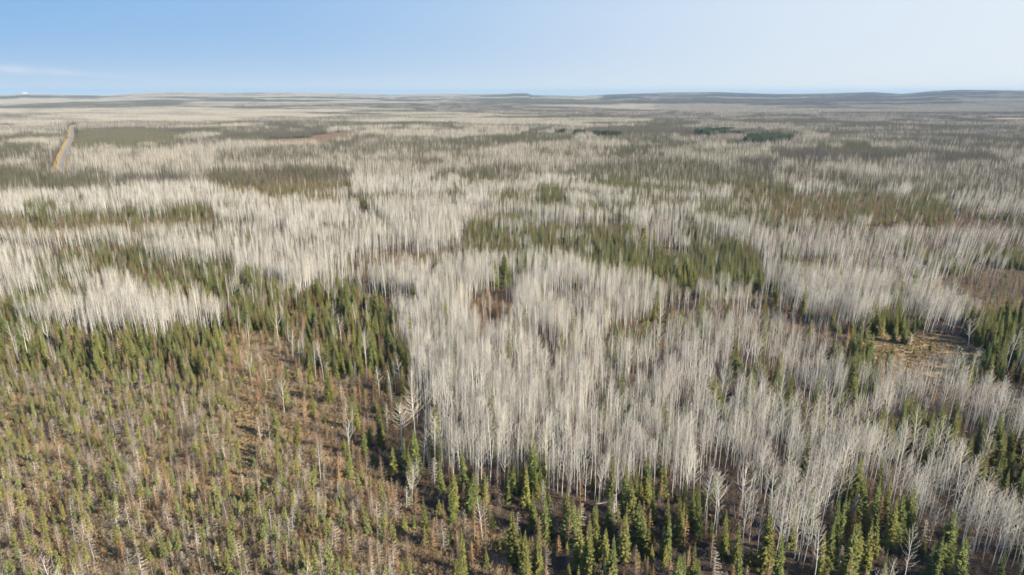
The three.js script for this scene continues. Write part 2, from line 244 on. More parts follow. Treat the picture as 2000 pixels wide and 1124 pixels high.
const STANDS = [
  // near: openings and small groups that overrule the larger stands
  ['clearing', [[178.7,-321.4],[200.1,-330.4],[228.4,-327.4],[228.1,-307.4],[213.7,-284.1],[194,-271.2],[166.4,-269],[164.3,-284.1]]],
  ['meadow', [[-110.9,-247.7],[-106,-254.8],[-93.9,-236.7],[-88.5,-213.4],[-83.1,-192.3],[-87.3,-186.5],[-98.7,-206.5],[-105.4,-228.5]]],
  ['meadow', [[-84,-198.4],[-78.3,-201.6],[-73.4,-190.8],[-76.8,-185.1]]],
  ['knoll', [[41.4,-299.5],[42.4,-321.4],[52,-335.1],[69.6,-351.6],[95.8,-355.9],[133.1,-349.9],[134.7,-335.1],[98.9,-321.4],[72.5,-306],[54.6,-294.4]]],
  ['larches', [[-27.6,-367.7],[-21.8,-397.9],[-4.5,-383.3],[0,-335.1],[-11.2,-310.1],[-21.2,-324.4]]],
  ['thicket', [[0,-299.5],[14.9,-310.1],[26.9,-298.2],[30.1,-263.8],[23.9,-272.8],[9.2,-284.7]]],
  ['brokenConifers', [[-129.5,-373.4],[-69.3,-365.9],[-48.2,-299.5],[-38.3,-252.4],[-47.1,-262.2],[-66.1,-271.2],[-79.4,-271.2],[-96.4,-299.5],[-121.4,-331.2]]],
  ['firs', [[-57.9,-224.5],[-39.9,-217],[-28.4,-203.8],[-16.1,-189.4],[0.8,-177.1],[1.4,-162.6],[-15.1,-174.5],[-31.9,-186.5],[-51.8,-204.8]]],
  ['conifers', [[153.9,-296.3],[165.2,-307.4],[177.8,-299.5],[169.5,-276.6],[153.7,-260.7],[137.5,-258.7]]],
  ['conifers', [[206,-304.7],[224.1,-325.9],[257.9,-349.9],[412.9,-389.4],[312,-285.9],[221.8,-285.9],[203.4,-282.3]]],
  ['firs', [[95.4,-169.6],[105.3,-177.1],[113.1,-173.3],[112.3,-162.6],[114.1,-156.1],[123.7,-156.1],[127.7,-150],[116.7,-130.7],[71.4,-130.7],[85.6,-154.1]]],
  ['firs', [[101.8,-181],[110.7,-187.9],[116.4,-183.7],[111.4,-177.1],[99.5,-174.5]]],
  ['firs', [[-25.6,-202.5],[-12.2,-190.8],[0,-180.2],[18.7,-181.8],[40,-187.4],[50.3,-177.1],[62.2,-157.2],[71.1,-151.6],[76.3,-148.1],[71.4,-130.7],[-4.8,-130.7],[0,-162.6],[-16.8,-187.9]]],
  // near: the large stands
  ['aspens', [[-29.3,-204.8],[-41,-257.2],[-50.4,-306],[0,-296.3],[40.6,-278.3],[40.6,-251.8],[59.8,-264.7],[89.7,-281.5],[115.8,-291.7],[132,-283.5],[132.3,-257.3],[132.6,-233.3],[142.9,-231.4],[171.7,-235.1],[276.4,-254.5],[157.7,-127.6],[70.1,-127.6],[72.2,-151],[62.2,-157.2],[50.3,-177.1],[40.1,-187.9],[18.8,-182.9],[0,-181],[-13.1,-192.3],[-25.9,-204.8]]],
  ['brokenAspens', [[83.6,-339.1],[86.1,-353],[94.4,-366.6],[117.6,-377.4],[141.8,-379.6],[152.9,-389.4],[130.2,-341.5]]],
  ['aspens', [[144.9,-382.3],[158.1,-356.8],[175.6,-339.9],[186.4,-324.4],[205,-320.7],[229,-330.4],[255.9,-349],[242.7,-329.2],[245.6,-357.5],[239,-384.8],[218.8,-430],[190.4,-441.8],[152.9,-403]]],
  ['swamp', [[265.1,-413.6],[306.9,-438],[450.4,-427.9],[403,-379.3],[257.9,-349.9],[239.8,-343.2]]],
  ['thicket', [[87.1,-367.7],[143.3,-379.3],[157.4,-355.1],[174.8,-338.3],[184.9,-321.4],[203.7,-318.5],[230.8,-331.2],[210.9,-304.7],[166.2,-299.5],[139.2,-287],[130.7,-335.1],[83.6,-339.1]]],
  ['mixedConifers', [[-43.6,-520.1],[0,-493],[45.8,-458.6],[78.9,-425.7],[90,-379.3],[100,-379.3],[133,-404.5],[157.4,-409],[177.6,-474.1],[190.5,-545.8],[187,-556.8],[139.8,-613.4],[71.3,-626.5],[0,-654.5],[-45.2,-626.5]]],
  ['palerAspens', [[145.3,-423],[163.6,-485.8],[207.6,-545.7],[272.6,-645],[314.4,-651.2],[302.3,-568.8],[301.5,-520.1],[354.3,-541.2],[535.5,-520.1],[450.4,-427.9],[286.7,-432.9],[262.7,-420.6],[238.7,-438],[208,-445.9],[160,-409]]],
  ['thicket', [[-174.7,-717.3],[-174.3,-744.4],[-129.4,-668.4],[-103.2,-615.6],[-103.8,-596.6],[-128.2,-635.7]]],
  ['aspens', [[-346.6,-335.1],[-247.5,-330.4],[-229,-330.4],[-205,-320.7],[-181.6,-325.1],[-160.6,-330.4],[-156,-341.5],[-154.7,-330.1],[-184.8,-363.9],[-230.9,-402.2],[-279.8,-442.7],[-320.3,-474.2],[-516.3,-518.8]]],
  ['slope', [[-325.9,-474.1],[-355,-523.3],[-316.1,-534.3],[-276.4,-512.8],[-233.5,-471.2],[-172.4,-443.2],[-141.1,-410.1],[-111.2,-393.6],[-70.6,-373.4],[-57.9,-339.1],[-79.1,-331.2],[-107.8,-339.1],[-147.7,-331.2],[-156,-341.5],[-190.4,-371.5],[-236.2,-407.8],[-283.5,-444.6]]],
  ['aspens', [[-548.2,-554.7],[-373.6,-545.7],[-312.8,-564.1],[-265.6,-578.7],[-277.7,-657.5],[-262.3,-727.6],[-209.6,-776.9],[-54.6,-727.6],[0,-701.5],[30,-663.9],[76.9,-680.5],[121.7,-645],[183.1,-604.6],[198.8,-532.6],[187.2,-541.9],[141.8,-620.5],[72.6,-635.7],[0,-657.2],[-52,-620.5],[-41.7,-520.1],[0,-493],[45.8,-458.6],[78.9,-425.7],[89.5,-377.1],[91,-369.6],[65.1,-341.5],[47.4,-330.4],[38.2,-296.3],[0,-295.6],[-50.6,-299.5],[-57.9,-339.1],[-70.6,-373.4],[-111.2,-393.6],[-140.8,-409],[-171.9,-441.9],[-232.2,-468.2],[-274.7,-509.3],[-342.2,-523.3],[-510.1,-509.3]]],
  // lower edge of the near meadow and bog
  ['edgeConifers', [[-346.6,-335.1],[-247.5,-330.4],[-229,-330.4],[-205,-320.7],[-181.6,-325.1],[-160.6,-330.4],[-145.8,-321.4],[-137.3,-299.5],[-129.1,-276.6],[-163.2,-271.2],[-196.1,-274.4],[-291.8,-276.6]]],
  ['bog', [[-292.8,-277.8],[-196.4,-275],[-163.4,-271.7],[-130.6,-277.8],[-106.4,-249.1],[-80.7,-220],[-59.3,-193.8],[-36.1,-174],[-14,-127.6],[-151.9,-127.6]]],
  ['brush', [[-179.1,-379.3],[-57.2,-343.2],[-48.2,-299.5],[-28.9,-203.8],[-16.1,-189.4],[0.8,-177.1],[2.3,-127.6],[-23.4,-127.6],[-59.3,-193.8],[-106.7,-250.1],[-130.9,-278.3],[-156,-341.5]]],
  // middle distance: conifer strips and clumps
  ['mixedConifers', [[-597.9,-1406],[-530.1,-1495],[-466.5,-1581],[-366.1,-1394],[-342.3,-1166],[-416,-1118],[-505.3,-1183]]],
  ['conifers', [[-1034,-2435],[-838.4,-2667],[-660.6,-2508],[-639.3,-2100],[-772.5,-2023]]],
  ['mixedConifers', [[-358.8,-1406],[-378.1,-1712],[-281.8,-1824],[-213.5,-1482],[-251.5,-1306],[-300.2,-1218]]],
  ['mixedConifers', [[-105.6,-1026],[-33.5,-1126],[16,-1074],[13.4,-895.1],[-61.7,-866]]],
  ['conifers', [[-206.4,-1628],[-138.7,-1886],[0,-1976],[195,-2126],[159,-1660],[0,-1552],[-112.4,-1523]]],
  ['mixedConifers', [[108.1,-1118],[245.6,-1327],[318.8,-1227],[336,-1074],[427.4,-1150],[331.9,-830],[260,-766],[208,-788.9],[152.9,-813.1],[112.3,-830],[88.2,-905.2]]],
  ['conifers', [[131.4,-875.5],[190.9,-982.5],[245.1,-994.6],[229.9,-875.5],[175.7,-804.8]]],
  ['conifers', [[202.4,-1523],[367,-1660],[449,-1581],[309.4,-1394],[201.3,-1360]]],
  ['swamp', [[390,-1237],[495.2,-1338],[442.7,-1134],[367.5,-1026],[339.6,-1060]]],
  ['conifers', [[664.8,-1456],[790.7,-1677],[873.5,-1694],[751.9,-1443],[675.1,-1383]]],
  ['swamp', [[713.9,-1237],[831.9,-1406],[907.5,-1394],[921.5,-1295],[760.7,-1150],[683,-1134]]],
  ['conifers', [[173.2,-635.7],[188,-675.6],[230.8,-694.7],[268.9,-701.3],[245.7,-630.6],[208,-620.5]]],
  ['mixedConifers', [[409,-692],[482.6,-817.2],[536.7,-861.4],[475.6,-740.9],[433.1,-680]]],
  ['conifers', [[987,-1537],[1174,-1660],[1685,-1694],[1478,-1482],[1015,-1431]]],
  ['swamp', [[935.9,-2126],[1390,-2435],[2217,-2240],[1428,-1431],[935.9,-1406],[899.9,-1628],[831.9,-1824]]],
  ['conifers', [[-520.9,-717.3],[-516.2,-751.4],[-480.4,-730.6],[-423.2,-635.7],[-459.5,-635.7]]], ['conifers', [[-359.4,-657.2],[-372.1,-703.8],[-334.1,-713.9],[-305.9,-662.7]]],
  // middle distance: the larger stands
  ['larchStrip', [[-429,-565.9],[-365.8,-561.8],[-323,-578.7],[-275.5,-596.6],[-282.9,-635.7],[-318.7,-707.6],[-326.9,-703.8],[-386.6,-681.4],[-457.9,-672.2],[-488.1,-657.4]]],
  ['aspens', [[-791.1,-813.6],[-535.5,-813.6],[-472.5,-843.3],[-378,-843.3],[-297.5,-794.8],[-248.6,-727.6],[-283.6,-751.4],[-322.7,-710.8],[-390,-686],[-460.3,-674.2],[-654.1,-662.7]]],
  ['larchStrip', [[-436.8,-926],[-452,-993.8],[-426.2,-1041],[-360.5,-1077],[-261.7,-1034],[-194.9,-788.9],[-229,-758.7],[-251.2,-730.6],[-300.4,-766],[-356.5,-817.2]]],
  ['conifers', [[-1009,-1044],[-782,-1120],[-702,-1073],[-571.1,-1009],[-486.4,-895.1],[-453.7,-817.2],[-533.1,-804.8],[-779.9,-796.8]]],
  ['aspens', [[-778.3,-1207],[-865.1,-1397],[-699,-1532],[-495.9,-1344],[-392.7,-1207],[-421.4,-1088],[-471.8,-1020],[-553.8,-988.5],[-682.8,-1053]]],
  ['aspens', [[-249.9,-959.7],[-259.1,-1167],[-155.5,-1167],[-85.7,-959.7],[-90.6,-875.5],[-156,-866],[-223.3,-875.5]]],
  ['blackSpruces', [[-1451,-2313],[-1308,-2382],[-1012,-2157],[-884.6,-1886],[-836,-1644],[-850.8,-1537],[-954.8,-1509]]],
  ['heath', [[-614,-1694],[-638,-1908],[-567.2,-1930],[-561.5,-2126],[-480,-2182],[-433.6,-2126],[-449.8,-1976],[-474.7,-1845],[-469.5,-1677],[-551.9,-1628]]],
  ['aspens', [[378.5,-959.7],[526.8,-1187],[599.8,-1158],[596.8,-1030],[569,-897.9],[537.8,-830],[466.5,-773.5],[388.1,-792.8],[330.3,-813.1]]],
  ['larchStrip', [[204.8,-713.9],[308.7,-822.7],[335.3,-796.8],[399,-756.9],[462.6,-768.5],[463.4,-713.9],[412.8,-623],[330.9,-620.5],[273,-641],[223.5,-610.7],[201.3,-662.7]]],
  ['thicket', [[350,-668.4],[416,-686],[447.4,-654.4],[658.1,-641],[576.9,-557.7],[387.3,-561.8],[324.8,-557.7],[320,-598.9]]],
  ['palerAspens', [[545.9,-859.7],[898.8,-892.3],[653,-635.7],[443.5,-680]]],
  ['conifers', [[-835.1,-1295],[-815.9,-1295],[-676.3,-1081],[-705.3,-1081]]],
  ['pines', [[107.4,-1976],[116.5,-2036],[173.1,-2148],[224,-2036],[223.1,-1999],[154.2,-1908]]],
  ['pines', [[240.9,-1976],[250.4,-1985],[302.2,-2010],[314.2,-1999],[269.4,-1930]]],
  ['pines', [[531.4,-1999],[570.1,-2091],[654.1,-2178],[674.9,-2036],[660.2,-1976],[568.5,-1886]]],
  ['pines', [[567.8,-1694],[623,-1844],[718.9,-1960],[737.6,-1889],[699.3,-1766],[599.9,-1628]]],
  ['mixed', [[-124.8,-1406],[56.7,-1537],[577.7,-1566],[330.1,-804.8],[221,-565.9],[189.1,-620.5],[124.8,-657.2],[78.6,-692],[25.8,-680],[-55.7,-737.4],[-101.1,-1026]]],
  ['swamp', [[-1797,-6880],[-542.6,-7481],[756.3,-5204],[1418,-3894],[3510,-3567],[2477,-2508],[1432,-2799],[891.3,-3052],[271.3,-3723],[-141.8,-3894],[-734,-5050]]],
  ['mixedConifers', [[-338.4,-1431],[-403,-1766],[-318.9,-1886],[0,-1566],[-21.2,-1431],[-122.7,-1383],[-262.7,-1482]]],
  ['conifers', [[-1655,-1730],[-1150,-1660],[-941.2,-1431],[-748.7,-1134],[-850,-1218],[-1081,-1118]]],
].map(([kind, p]) => { let a = 1e9, b = -1e9, c = 1e9, d = -1e9; for (const [x, z] of p) { a = Math.min(a, x); b = Math.max(b, x); c = Math.min(c, z); d = Math.max(d, z); } return { kind, p, a, b, c, d }; });
function inside(s, x, z) {
  if (x < s.a || x > s.b || z < s.c || z > s.d) return false;
  let r = false; const p = s.p;
  for (let i = 0, j = p.length - 1; i < p.length; j = i++) if ((p[i][1] > z) !== (p[j][1] > z) && x < ((p[j][0] - p[i][0]) * (z - p[i][1])) / (p[j][1] - p[i][1]) + p[i][0]) r = !r;
  return r;
}
// openings and conifer clumps inside the larger stands
function broken(kind, x, z, d, mapped = false) {
  if (kind === 'mixed') {
    const m = fbm(x / 48, z / 26, 451, 3), q = fbm(x / 60, z / 40, 471, 2);
    return m > 0.53 ? 'aspens' : m > 0.485 ? 'mixed' : q > 0.56 ? 'larchStrip' : m < 0.4 ? 'conifers' : 'mixedConifers';
  }
  if (kind === 'pines') { const m = fbm(x / 60, z / 60, 495, 2); return m > 0.68 ? 'palerAspens' : m < 0.28 ? 'mixed' : kind; }
  if ((kind === 'mixedConifers' || kind === 'conifers') && d > 480) { const m = fbm(x / 42, z / 34, 491, 3); return m > 0.69 ? 'palerAspens' : m > 0.65 ? 'brokenAspens' : m < 0.36 ? 'larchStrip' : kind; }
  if (kind === 'swamp' && d > 1200) { const m = fbm(x / 120, z / 70, 481, 3); return m > 0.635 ? 'palerAspens' : m > 0.6 ? 'brokenAspens' : m < 0.38 ? 'conifers' : kind; }
  if (kind !== 'aspens' && kind !== 'palerAspens') return kind;
  const right = smooth(0.05, 0.5, x / d), far = smooth(450, 1100, d), gap = fbm(x / 34, z / 26, 411, 3), con = fbm(x / 52, z / 30, 431, 3);
  if (gap > 0.65 - 0.02 * right + (d < 330 ? 0.06 : 0)) return d < 400 || gap > 0.68 ? 'thicket' : 'brokenAspens';
  if (d > 400) {   // strips of brush and conifers that part the stands into tiers
    const lane = fbm(x / 90, Math.log(d + 150) * 11, 421, 3);
    if (lane > (mapped && kind === 'aspens' ? 0.69 : 0.665 - 0.07 * smooth(420, 900, d))) return con > 0.56 ? 'mixedConifers' : con > 0.45 ? 'larchStrip' : 'thicket';
  }
  const cut = 0.71 - (mapped && kind === 'aspens' ? 0.05 : 0.115) * far - 0.035 * right;
  if (con > cut) return con > cut + 0.018 ? 'mixedConifers' : 'brokenAspens';
  return kind;
}
// what grows at a place
function cover(x, z) {
  const d = Math.hypot(x, z);
  if (d > 1000 && d < 6500 && x < -300) { const rd = roadDist(x, z); if (rd < 9) return 'open'; }
  const am = d < 380 ? 8 : clamp(d * 0.024, 4, 55), sc = 1 / clamp(d * 0.06, 9, 120);
  const wx = x + (fbm(x * sc, z * sc, 3, 3) - 0.5) * 2 * am, wz = z + (fbm(x * sc, z * sc, 29, 3) - 0.5) * 2 * am * (d < 380 ? 1.3 : 1.6);
  for (const s of STANDS) if (inside(s, wx, wz)) return broken(s.kind, x, z, d, true);
  // unmapped country: patches of the same woods
  const f = fbm(x / 330, z / 260, 51, 4), g = fbm(x / 150, z / 120, 71, 3), side = smooth(-0.5, 0.9, x / (d + 1));
  const t = 0.462 + 0.07 * side;
  if (d > 2600) {   // broad belts
    const far = smooth(2600, 6000, d), b = lerp(fbm(x / 420, z / 300, 95, 3), fbm(x / 1300, z / 900, 91, 4), far), h = fbm(x / 700, z / 500, 97, 3);
    if (side > 0.5 && d > 2900 && g > 0.42) return b < 0.42 ? 'palerAspens' : 'swamp';
    if (d > 9500 && side > 0.42) return h > 0.6 ? 'palerAspens' : h < 0.34 ? 'conifers' : 'swamp';
    const st = fbm(x / 380, z / 120, 99, 3); if (st > 0.64 || st < 0.3) return st < 0.3 ? 'conifers' : 'mixedConifers';
    if (b > 0.565 - 0.045 * side) return g > 0.5 ? 'conifers' : h > 0.5 ? 'swamp' : 'mixedConifers';
    if (b > 0.53 - 0.07 * side) return side > 0.45 ? 'swamp' : 'mixed';
    if (side > 0.5) return b < 0.41 ? 'palerAspens' : h > 0.5 ? 'mixed' : 'swamp';
    return h > 0.62 ? 'palerAspens' : 'aspens';
  }
  if (f > t) return broken(side > 0.5 ? 'palerAspens' : 'aspens', x, z, d);
  if (f > t - 0.06) return broken('mixed', x, z, d);
  if (f > t - 0.09) return g > 0.55 ? 'mixedConifers' : broken('mixed', x, z, d);
  return g > 0.56 ? 'conifers' : g > 0.46 ? 'larchStrip' : 'swamp';
}
// stems per square metre of each kind
const MIX = {
  aspens: { aspen: 0.108, shrub: 0.07, spruce: 0.0022, young: 0.002 },
  palerAspens: { aspen: 0.066, shrub: 0.085, larch: 0.003, spruce: 0.0012 },
  brokenAspens: { aspen: 0.035, shrub: 0.085, spruce: 0.004, larch: 0.006 },
  mixed: { aspen: 0.024, spruce: 0.024, young: 0.014, larch: 0.02, shrub: 0.06 },
  mixedConifers: { spruce: 0.06, young: 0.024, larch: 0.03, shrub: 0.045, aspen: 0.002 },
  conifers: { spruce: 0.062, young: 0.024, larch: 0.012, shrub: 0.03, aspen: 0.003 },
  edgeConifers: { spruce: 0.03, young: 0.02, larch: 0.024, grey: 0.01, bog: 0.012, shrub: 0.07, aspen: 0.002 },
  brokenConifers: { spruce: 0.019, young: 0.014, larch: 0.032, grey: 0.004, shrub: 0.11, aspen: 0.004 },
  slope: { spruce: 0.034, young: 0.018, larch: 0.044, shrub: 0.05, aspen: 0.007 },
  firs: { spruce: 0.024, young: 0.013, larch: 0.012, grey: 0.006, shrub: 0.15, aspen: 0.0002 },
  bog: { bog: 0.038, grey: 0.036, young: 0.003, larch: 0.009, shrub: 0.155 },
  brush: { young: 0.011, spruce: 0.0045, larch: 0.017, grey: 0.005, aspen: 0.0007, shrub: 0.18 },
  knoll: { young: 0.03, spruce: 0.006, larch: 0.01, shrub: 0.07, aspen: 0.003 },
  larches: { larch: 0.05, aspen: 0.012, shrub: 0.08 },
  larchStrip: { larch: 0.065, spruce: 0.02, young: 0.02, shrub: 0.06, aspen: 0.002 },
  blackSpruces: { bog: 0.1, young: 0.07 },
  swamp: { larch: 0.035, grey: 0.05, spruce: 0.008, shrub: 0.05 },
  thicket: { shrub: 0.15, young: 0.004, larch: 0.006, spruce: 0.002, aspen: 0.004 },
  heath: { shrub: 0.03 }, clearing: { shrub: 0.035, young: 0.0015 }, meadow: { shrub: 0.02, bog: 0.006, young: 0.002 }, pines: { pine: 0.03, shrub: 0.03 }, open: {},
};
const GRASS = { brokenConifers: 0.1, meadow: 0.5, clearing: 0.3, bog: 0.5, brush: 0.34, edgeConifers: 0.05, knoll: 0.12, thicket: 0.03, heath: 0.2 };
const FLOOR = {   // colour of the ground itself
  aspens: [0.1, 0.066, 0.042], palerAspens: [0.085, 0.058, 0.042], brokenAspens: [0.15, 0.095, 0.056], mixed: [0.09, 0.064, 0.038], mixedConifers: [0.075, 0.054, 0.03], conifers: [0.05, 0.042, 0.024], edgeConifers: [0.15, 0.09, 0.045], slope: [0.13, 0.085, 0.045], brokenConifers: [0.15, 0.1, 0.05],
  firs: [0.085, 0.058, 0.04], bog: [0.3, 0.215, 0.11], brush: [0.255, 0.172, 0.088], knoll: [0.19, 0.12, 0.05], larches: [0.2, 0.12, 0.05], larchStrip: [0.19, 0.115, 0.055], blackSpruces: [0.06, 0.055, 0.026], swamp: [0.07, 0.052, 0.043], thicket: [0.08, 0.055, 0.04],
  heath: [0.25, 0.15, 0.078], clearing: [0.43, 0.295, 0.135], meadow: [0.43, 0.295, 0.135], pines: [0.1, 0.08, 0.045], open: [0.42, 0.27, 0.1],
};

// ---------------------------------------------------------------- terrain
const SKYLINE = [[-900, 185], [0, 185], [30, 184], [45, 182.5], [80, 184], [215, 185.2], [285, 181.5], [345, 180], [420, 181.5], [560, 181], [640, 182], [760, 185], [880, 183.4], [950, 184.2], [992, 183.6], [1000, 182.2], [1028, 182.4], [1036, 185.4], [1130, 187], [1200, 184], [1300, 181.2], [1400, 180.2], [1450, 182], [1520, 183.6], [1600, 182.8], [1700, 180.6], [1762, 183.6], [1830, 178.8], [1880, 177.4], [2000, 178.6], [2900, 180]];
function terrain(x, z) {
  const d = Math.hypot(x, z);
  if (d < 4200) return 0;
  const px = z < 0 ? 1000 + 1332 * clamp((1.04 * x) / -z, -2, 2) : 1000, top = 106 + 11.7 * (182 - table(SKYLINE, px));
  const rise = Math.pow(smooth(4200, 15000, d), 1.25), far = smooth(15000, 22000, d);
  const roll = (fbm(x / 1500, z / 1100, 131, 3) - 0.5) * 50 * smooth(4500, 9000, d) * smooth(15500, 12000, d);
  return top * rise * (1 - 0.9 * far) + roll;
}
{
  const pos = [], col = [], uv = [], idx = [], A = 420, radii = [];
  for (let r = 60; r < 26000; r *= r < 700 ? 1.0125 : 1.02) radii.push(r);
  radii.unshift(1);
  const angles = [];
  for (let k = 0; k <= A; k++) angles.push(-0.85 + (1.7 * k) / A);
  for (let k = 1; k < 60; k++) angles.push(0.85 + ((6.28319 - 1.7) * k) / 60);
  for (const r of radii) for (const a of angles) {
    const x = Math.sin(a) * r, z = -Math.cos(a) * r, y = terrain(x, z);
    pos.push(x, y, z); uv.push(x / 34, z / 34);
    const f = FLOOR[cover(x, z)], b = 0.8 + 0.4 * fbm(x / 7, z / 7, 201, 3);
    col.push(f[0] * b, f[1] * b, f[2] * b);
  }
  const n = angles.length;
  for (let j = 0; j + 1 < radii.length; j++) for (let k = 0; k < n; k++) { const a = j * n + k, b = j * n + ((k + 1) % n), c = a + n, d = b + n; idx.push(a, b, c, b, d, c); }
  const g = new THREE.BufferGeometry();
  g.setAttribute('position', new THREE.Float32BufferAttribute(pos, 3)); g.setAttribute('color', new THREE.Float32BufferAttribute(col, 3)); g.setAttribute('uv', new THREE.Float32BufferAttribute(uv, 2));
  g.setIndex(idx); g.computeVertexNormals();
  // litter: mottled, tiling, in real size
  const S = 1024, data = new Uint8Array(S * S * 4), bump = new Uint8Array(S * S * 4), per = (x, y, n0, s) => { const fx = (x / S) * n0, fy = (y / S) * n0, ix = Math.floor(fx), iy = Math.floor(fy), u = fx - ix, v = fy - iy, h = (a, b) => hash(((a % n0) + n0) % n0, ((b % n0) + n0) % n0, s); return lerp(lerp(h(ix, iy), h(ix + 1, iy), u), lerp(h(ix, iy + 1), h(ix + 1, iy + 1), u), v); };
  for (let y = 0; y < S; y++) for (let x = 0; x < S; x++) {
    const q = 0.35 * per(x, y, 12, 1) + 0.25 * per(x, y, 40, 2) + 0.22 * per(x, y, 130, 3) + 0.18 * per(x, y, 420, 4), w = per(x, y, 9, 5), k = 0.45 + 1.1 * Math.pow(q, 1.2), i = (y * S + x) * 4;
    data[i] = 255 * clamp(k * (0.95 + 0.12 * w), 0, 1); data[i + 1] = 255 * clamp(k * (0.95 + 0.02 * w), 0, 1); data[i + 2] = 255 * clamp(k * (0.98 - 0.1 * w), 0, 1); data[i + 3] = 255;
    bump[i] = bump[i + 1] = bump[i + 2] = 255 * q; bump[i + 3] = 255;
  }
  const tex = (d) => { const t = new THREE.DataTexture(d, S, S); t.wrapS = t.wrapT = THREE.RepeatWrapping; t.magFilter = THREE.LinearFilter; t.minFilter = THREE.LinearMipmapLinearFilter; t.generateMipmaps = true; t.needsUpdate = true; return t; };
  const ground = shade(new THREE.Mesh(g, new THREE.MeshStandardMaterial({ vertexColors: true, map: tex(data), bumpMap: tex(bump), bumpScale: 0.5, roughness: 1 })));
  ground.name = 'ground'; tag(ground, 'flat brown forest floor and bog running out to low hills', 'ground', null, 'structure'); scene.add(ground);
}

// the road in its cleared strip
function ribbon(line, off, width, y, name, material, step = 40) {
  const pts = new THREE.CatmullRomCurve3(line.map(([x, z]) => new THREE.Vector3(x, 0, z))).getSpacedPoints(120), p = [], i = [];
  pts.forEach((q, k) => {
    const a = pts[Math.max(0, k - 1)], b = pts[Math.min(pts.length - 1, k + 1)], dx = b.x - a.x, dz = b.z - a.z, l = Math.hypot(dx, dz), nx = -dz / l, nz = dx / l, h = terrain(q.x, q.z) + y;
    p.push(q.x + nx * (off - width / 2), h, q.z + nz * (off - width / 2), q.x + nx * (off + width / 2), h, q.z + nz * (off + width / 2));
    if (k) { const c = (k - 1) * 2; i.push(c, c + 1, c + 2, c + 1, c + 3, c + 2); }
  });
  const g = new THREE.BufferGeometry(); g.setAttribute('position', new THREE.Float32BufferAttribute(p, 3)); g.setIndex(i); g.computeVertexNormals();
  const m = shade(new THREE.Mesh(g, material)); m.name = name; return m;
}
{
  const std = (r, g, b) => new THREE.MeshStandardMaterial({ color: new THREE.Color().setRGB(r, g, b), roughness: 0.95 });
  scene.add(tag(ribbon(ROAD, -3, 17, 0.06, 'road_verge', std(0.46, 0.31, 0.12)), 'golden dry grass verge along both sides of the straight road', 'verge', null, 'structure'));
  const road = tag(ribbon(ROAD, 1, 7.2, 0.12, 'road', std(0.27, 0.255, 0.23)), 'grey paved country road crossed by long tree shadows', 'road', null, 'structure');
  road.add(ribbon(ROAD, 1, 0.2, 0.13, 'centre_line', std(0.7, 0.5, 0.1)));
  road.add(ribbon(ROAD, -2.2, 0.12, 0.13, 'edge_line', std(0.75, 0.75, 0.72)), ribbon(ROAD, 4.2, 0.12, 0.13, 'edge_line', std(0.75, 0.75, 0.72)));
  scene.add(road);
}

// open fields that show as pale strips between the woods
const FIELDS = [
  [[[-1974,-2546],[-2013,-2754],[-1925,-2709],[-1779,-2546],[-1747,-2435],[-1812,-2334]], [0.5, 0.3, 0.14], 'orange stubble field beside the road at the western edge of the woods'],
  [[[2151,-3258],[2419,-3493],[3510,-3567],[3179,-3227],[2198,-3137]], [0.62, 0.46, 0.27], 'pale straw coloured field in the brown swamp under the eastern hill'],
  [[[682.2,-4575],[883.9,-4767],[1030,-4600],[815.9,-4398]], [0.6, 0.42, 0.26], 'narrow tan field glinting in the middle of the brown swamp'],
  [[[1816,-3389],[1954,-3458],[1969,-3375],[1862,-3316]], [0.5, 0.36, 0.24], 'small dull tan opening between swamp and pale aspens'],
];
for (const [p, c, label] of FIELDS) {
  const s = new THREE.Shape(p.map(([x, z]) => new THREE.Vector2(x, -z))), g = new THREE.ShapeGeometry(s); g.rotateX(-Math.PI / 2);
  const m = shade(new THREE.Mesh(g, new THREE.MeshStandardMaterial({ color: new THREE.Color().setRGB(...c), roughness: 1 })));
  m.name = numbered('field'); m.position.y = 0.15 + Math.max(...p.map(([x, z]) => terrain(x, z))); tag(m, label, 'field', null, 'structure'); scene.add(m);
}
const FIELD_POLY = FIELDS.map(([p]) => { let a = 1e9, b = -1e9, c = 1e9, d = -1e9; for (const [x, z] of p) { a = Math.min(a, x); b = Math.max(b, x); c = Math.min(c, z); d = Math.max(d, z); } return { p, a, b, c, d }; });
const inField = (x, z) => FIELD_POLY.some((s) => inside(s, x, z));

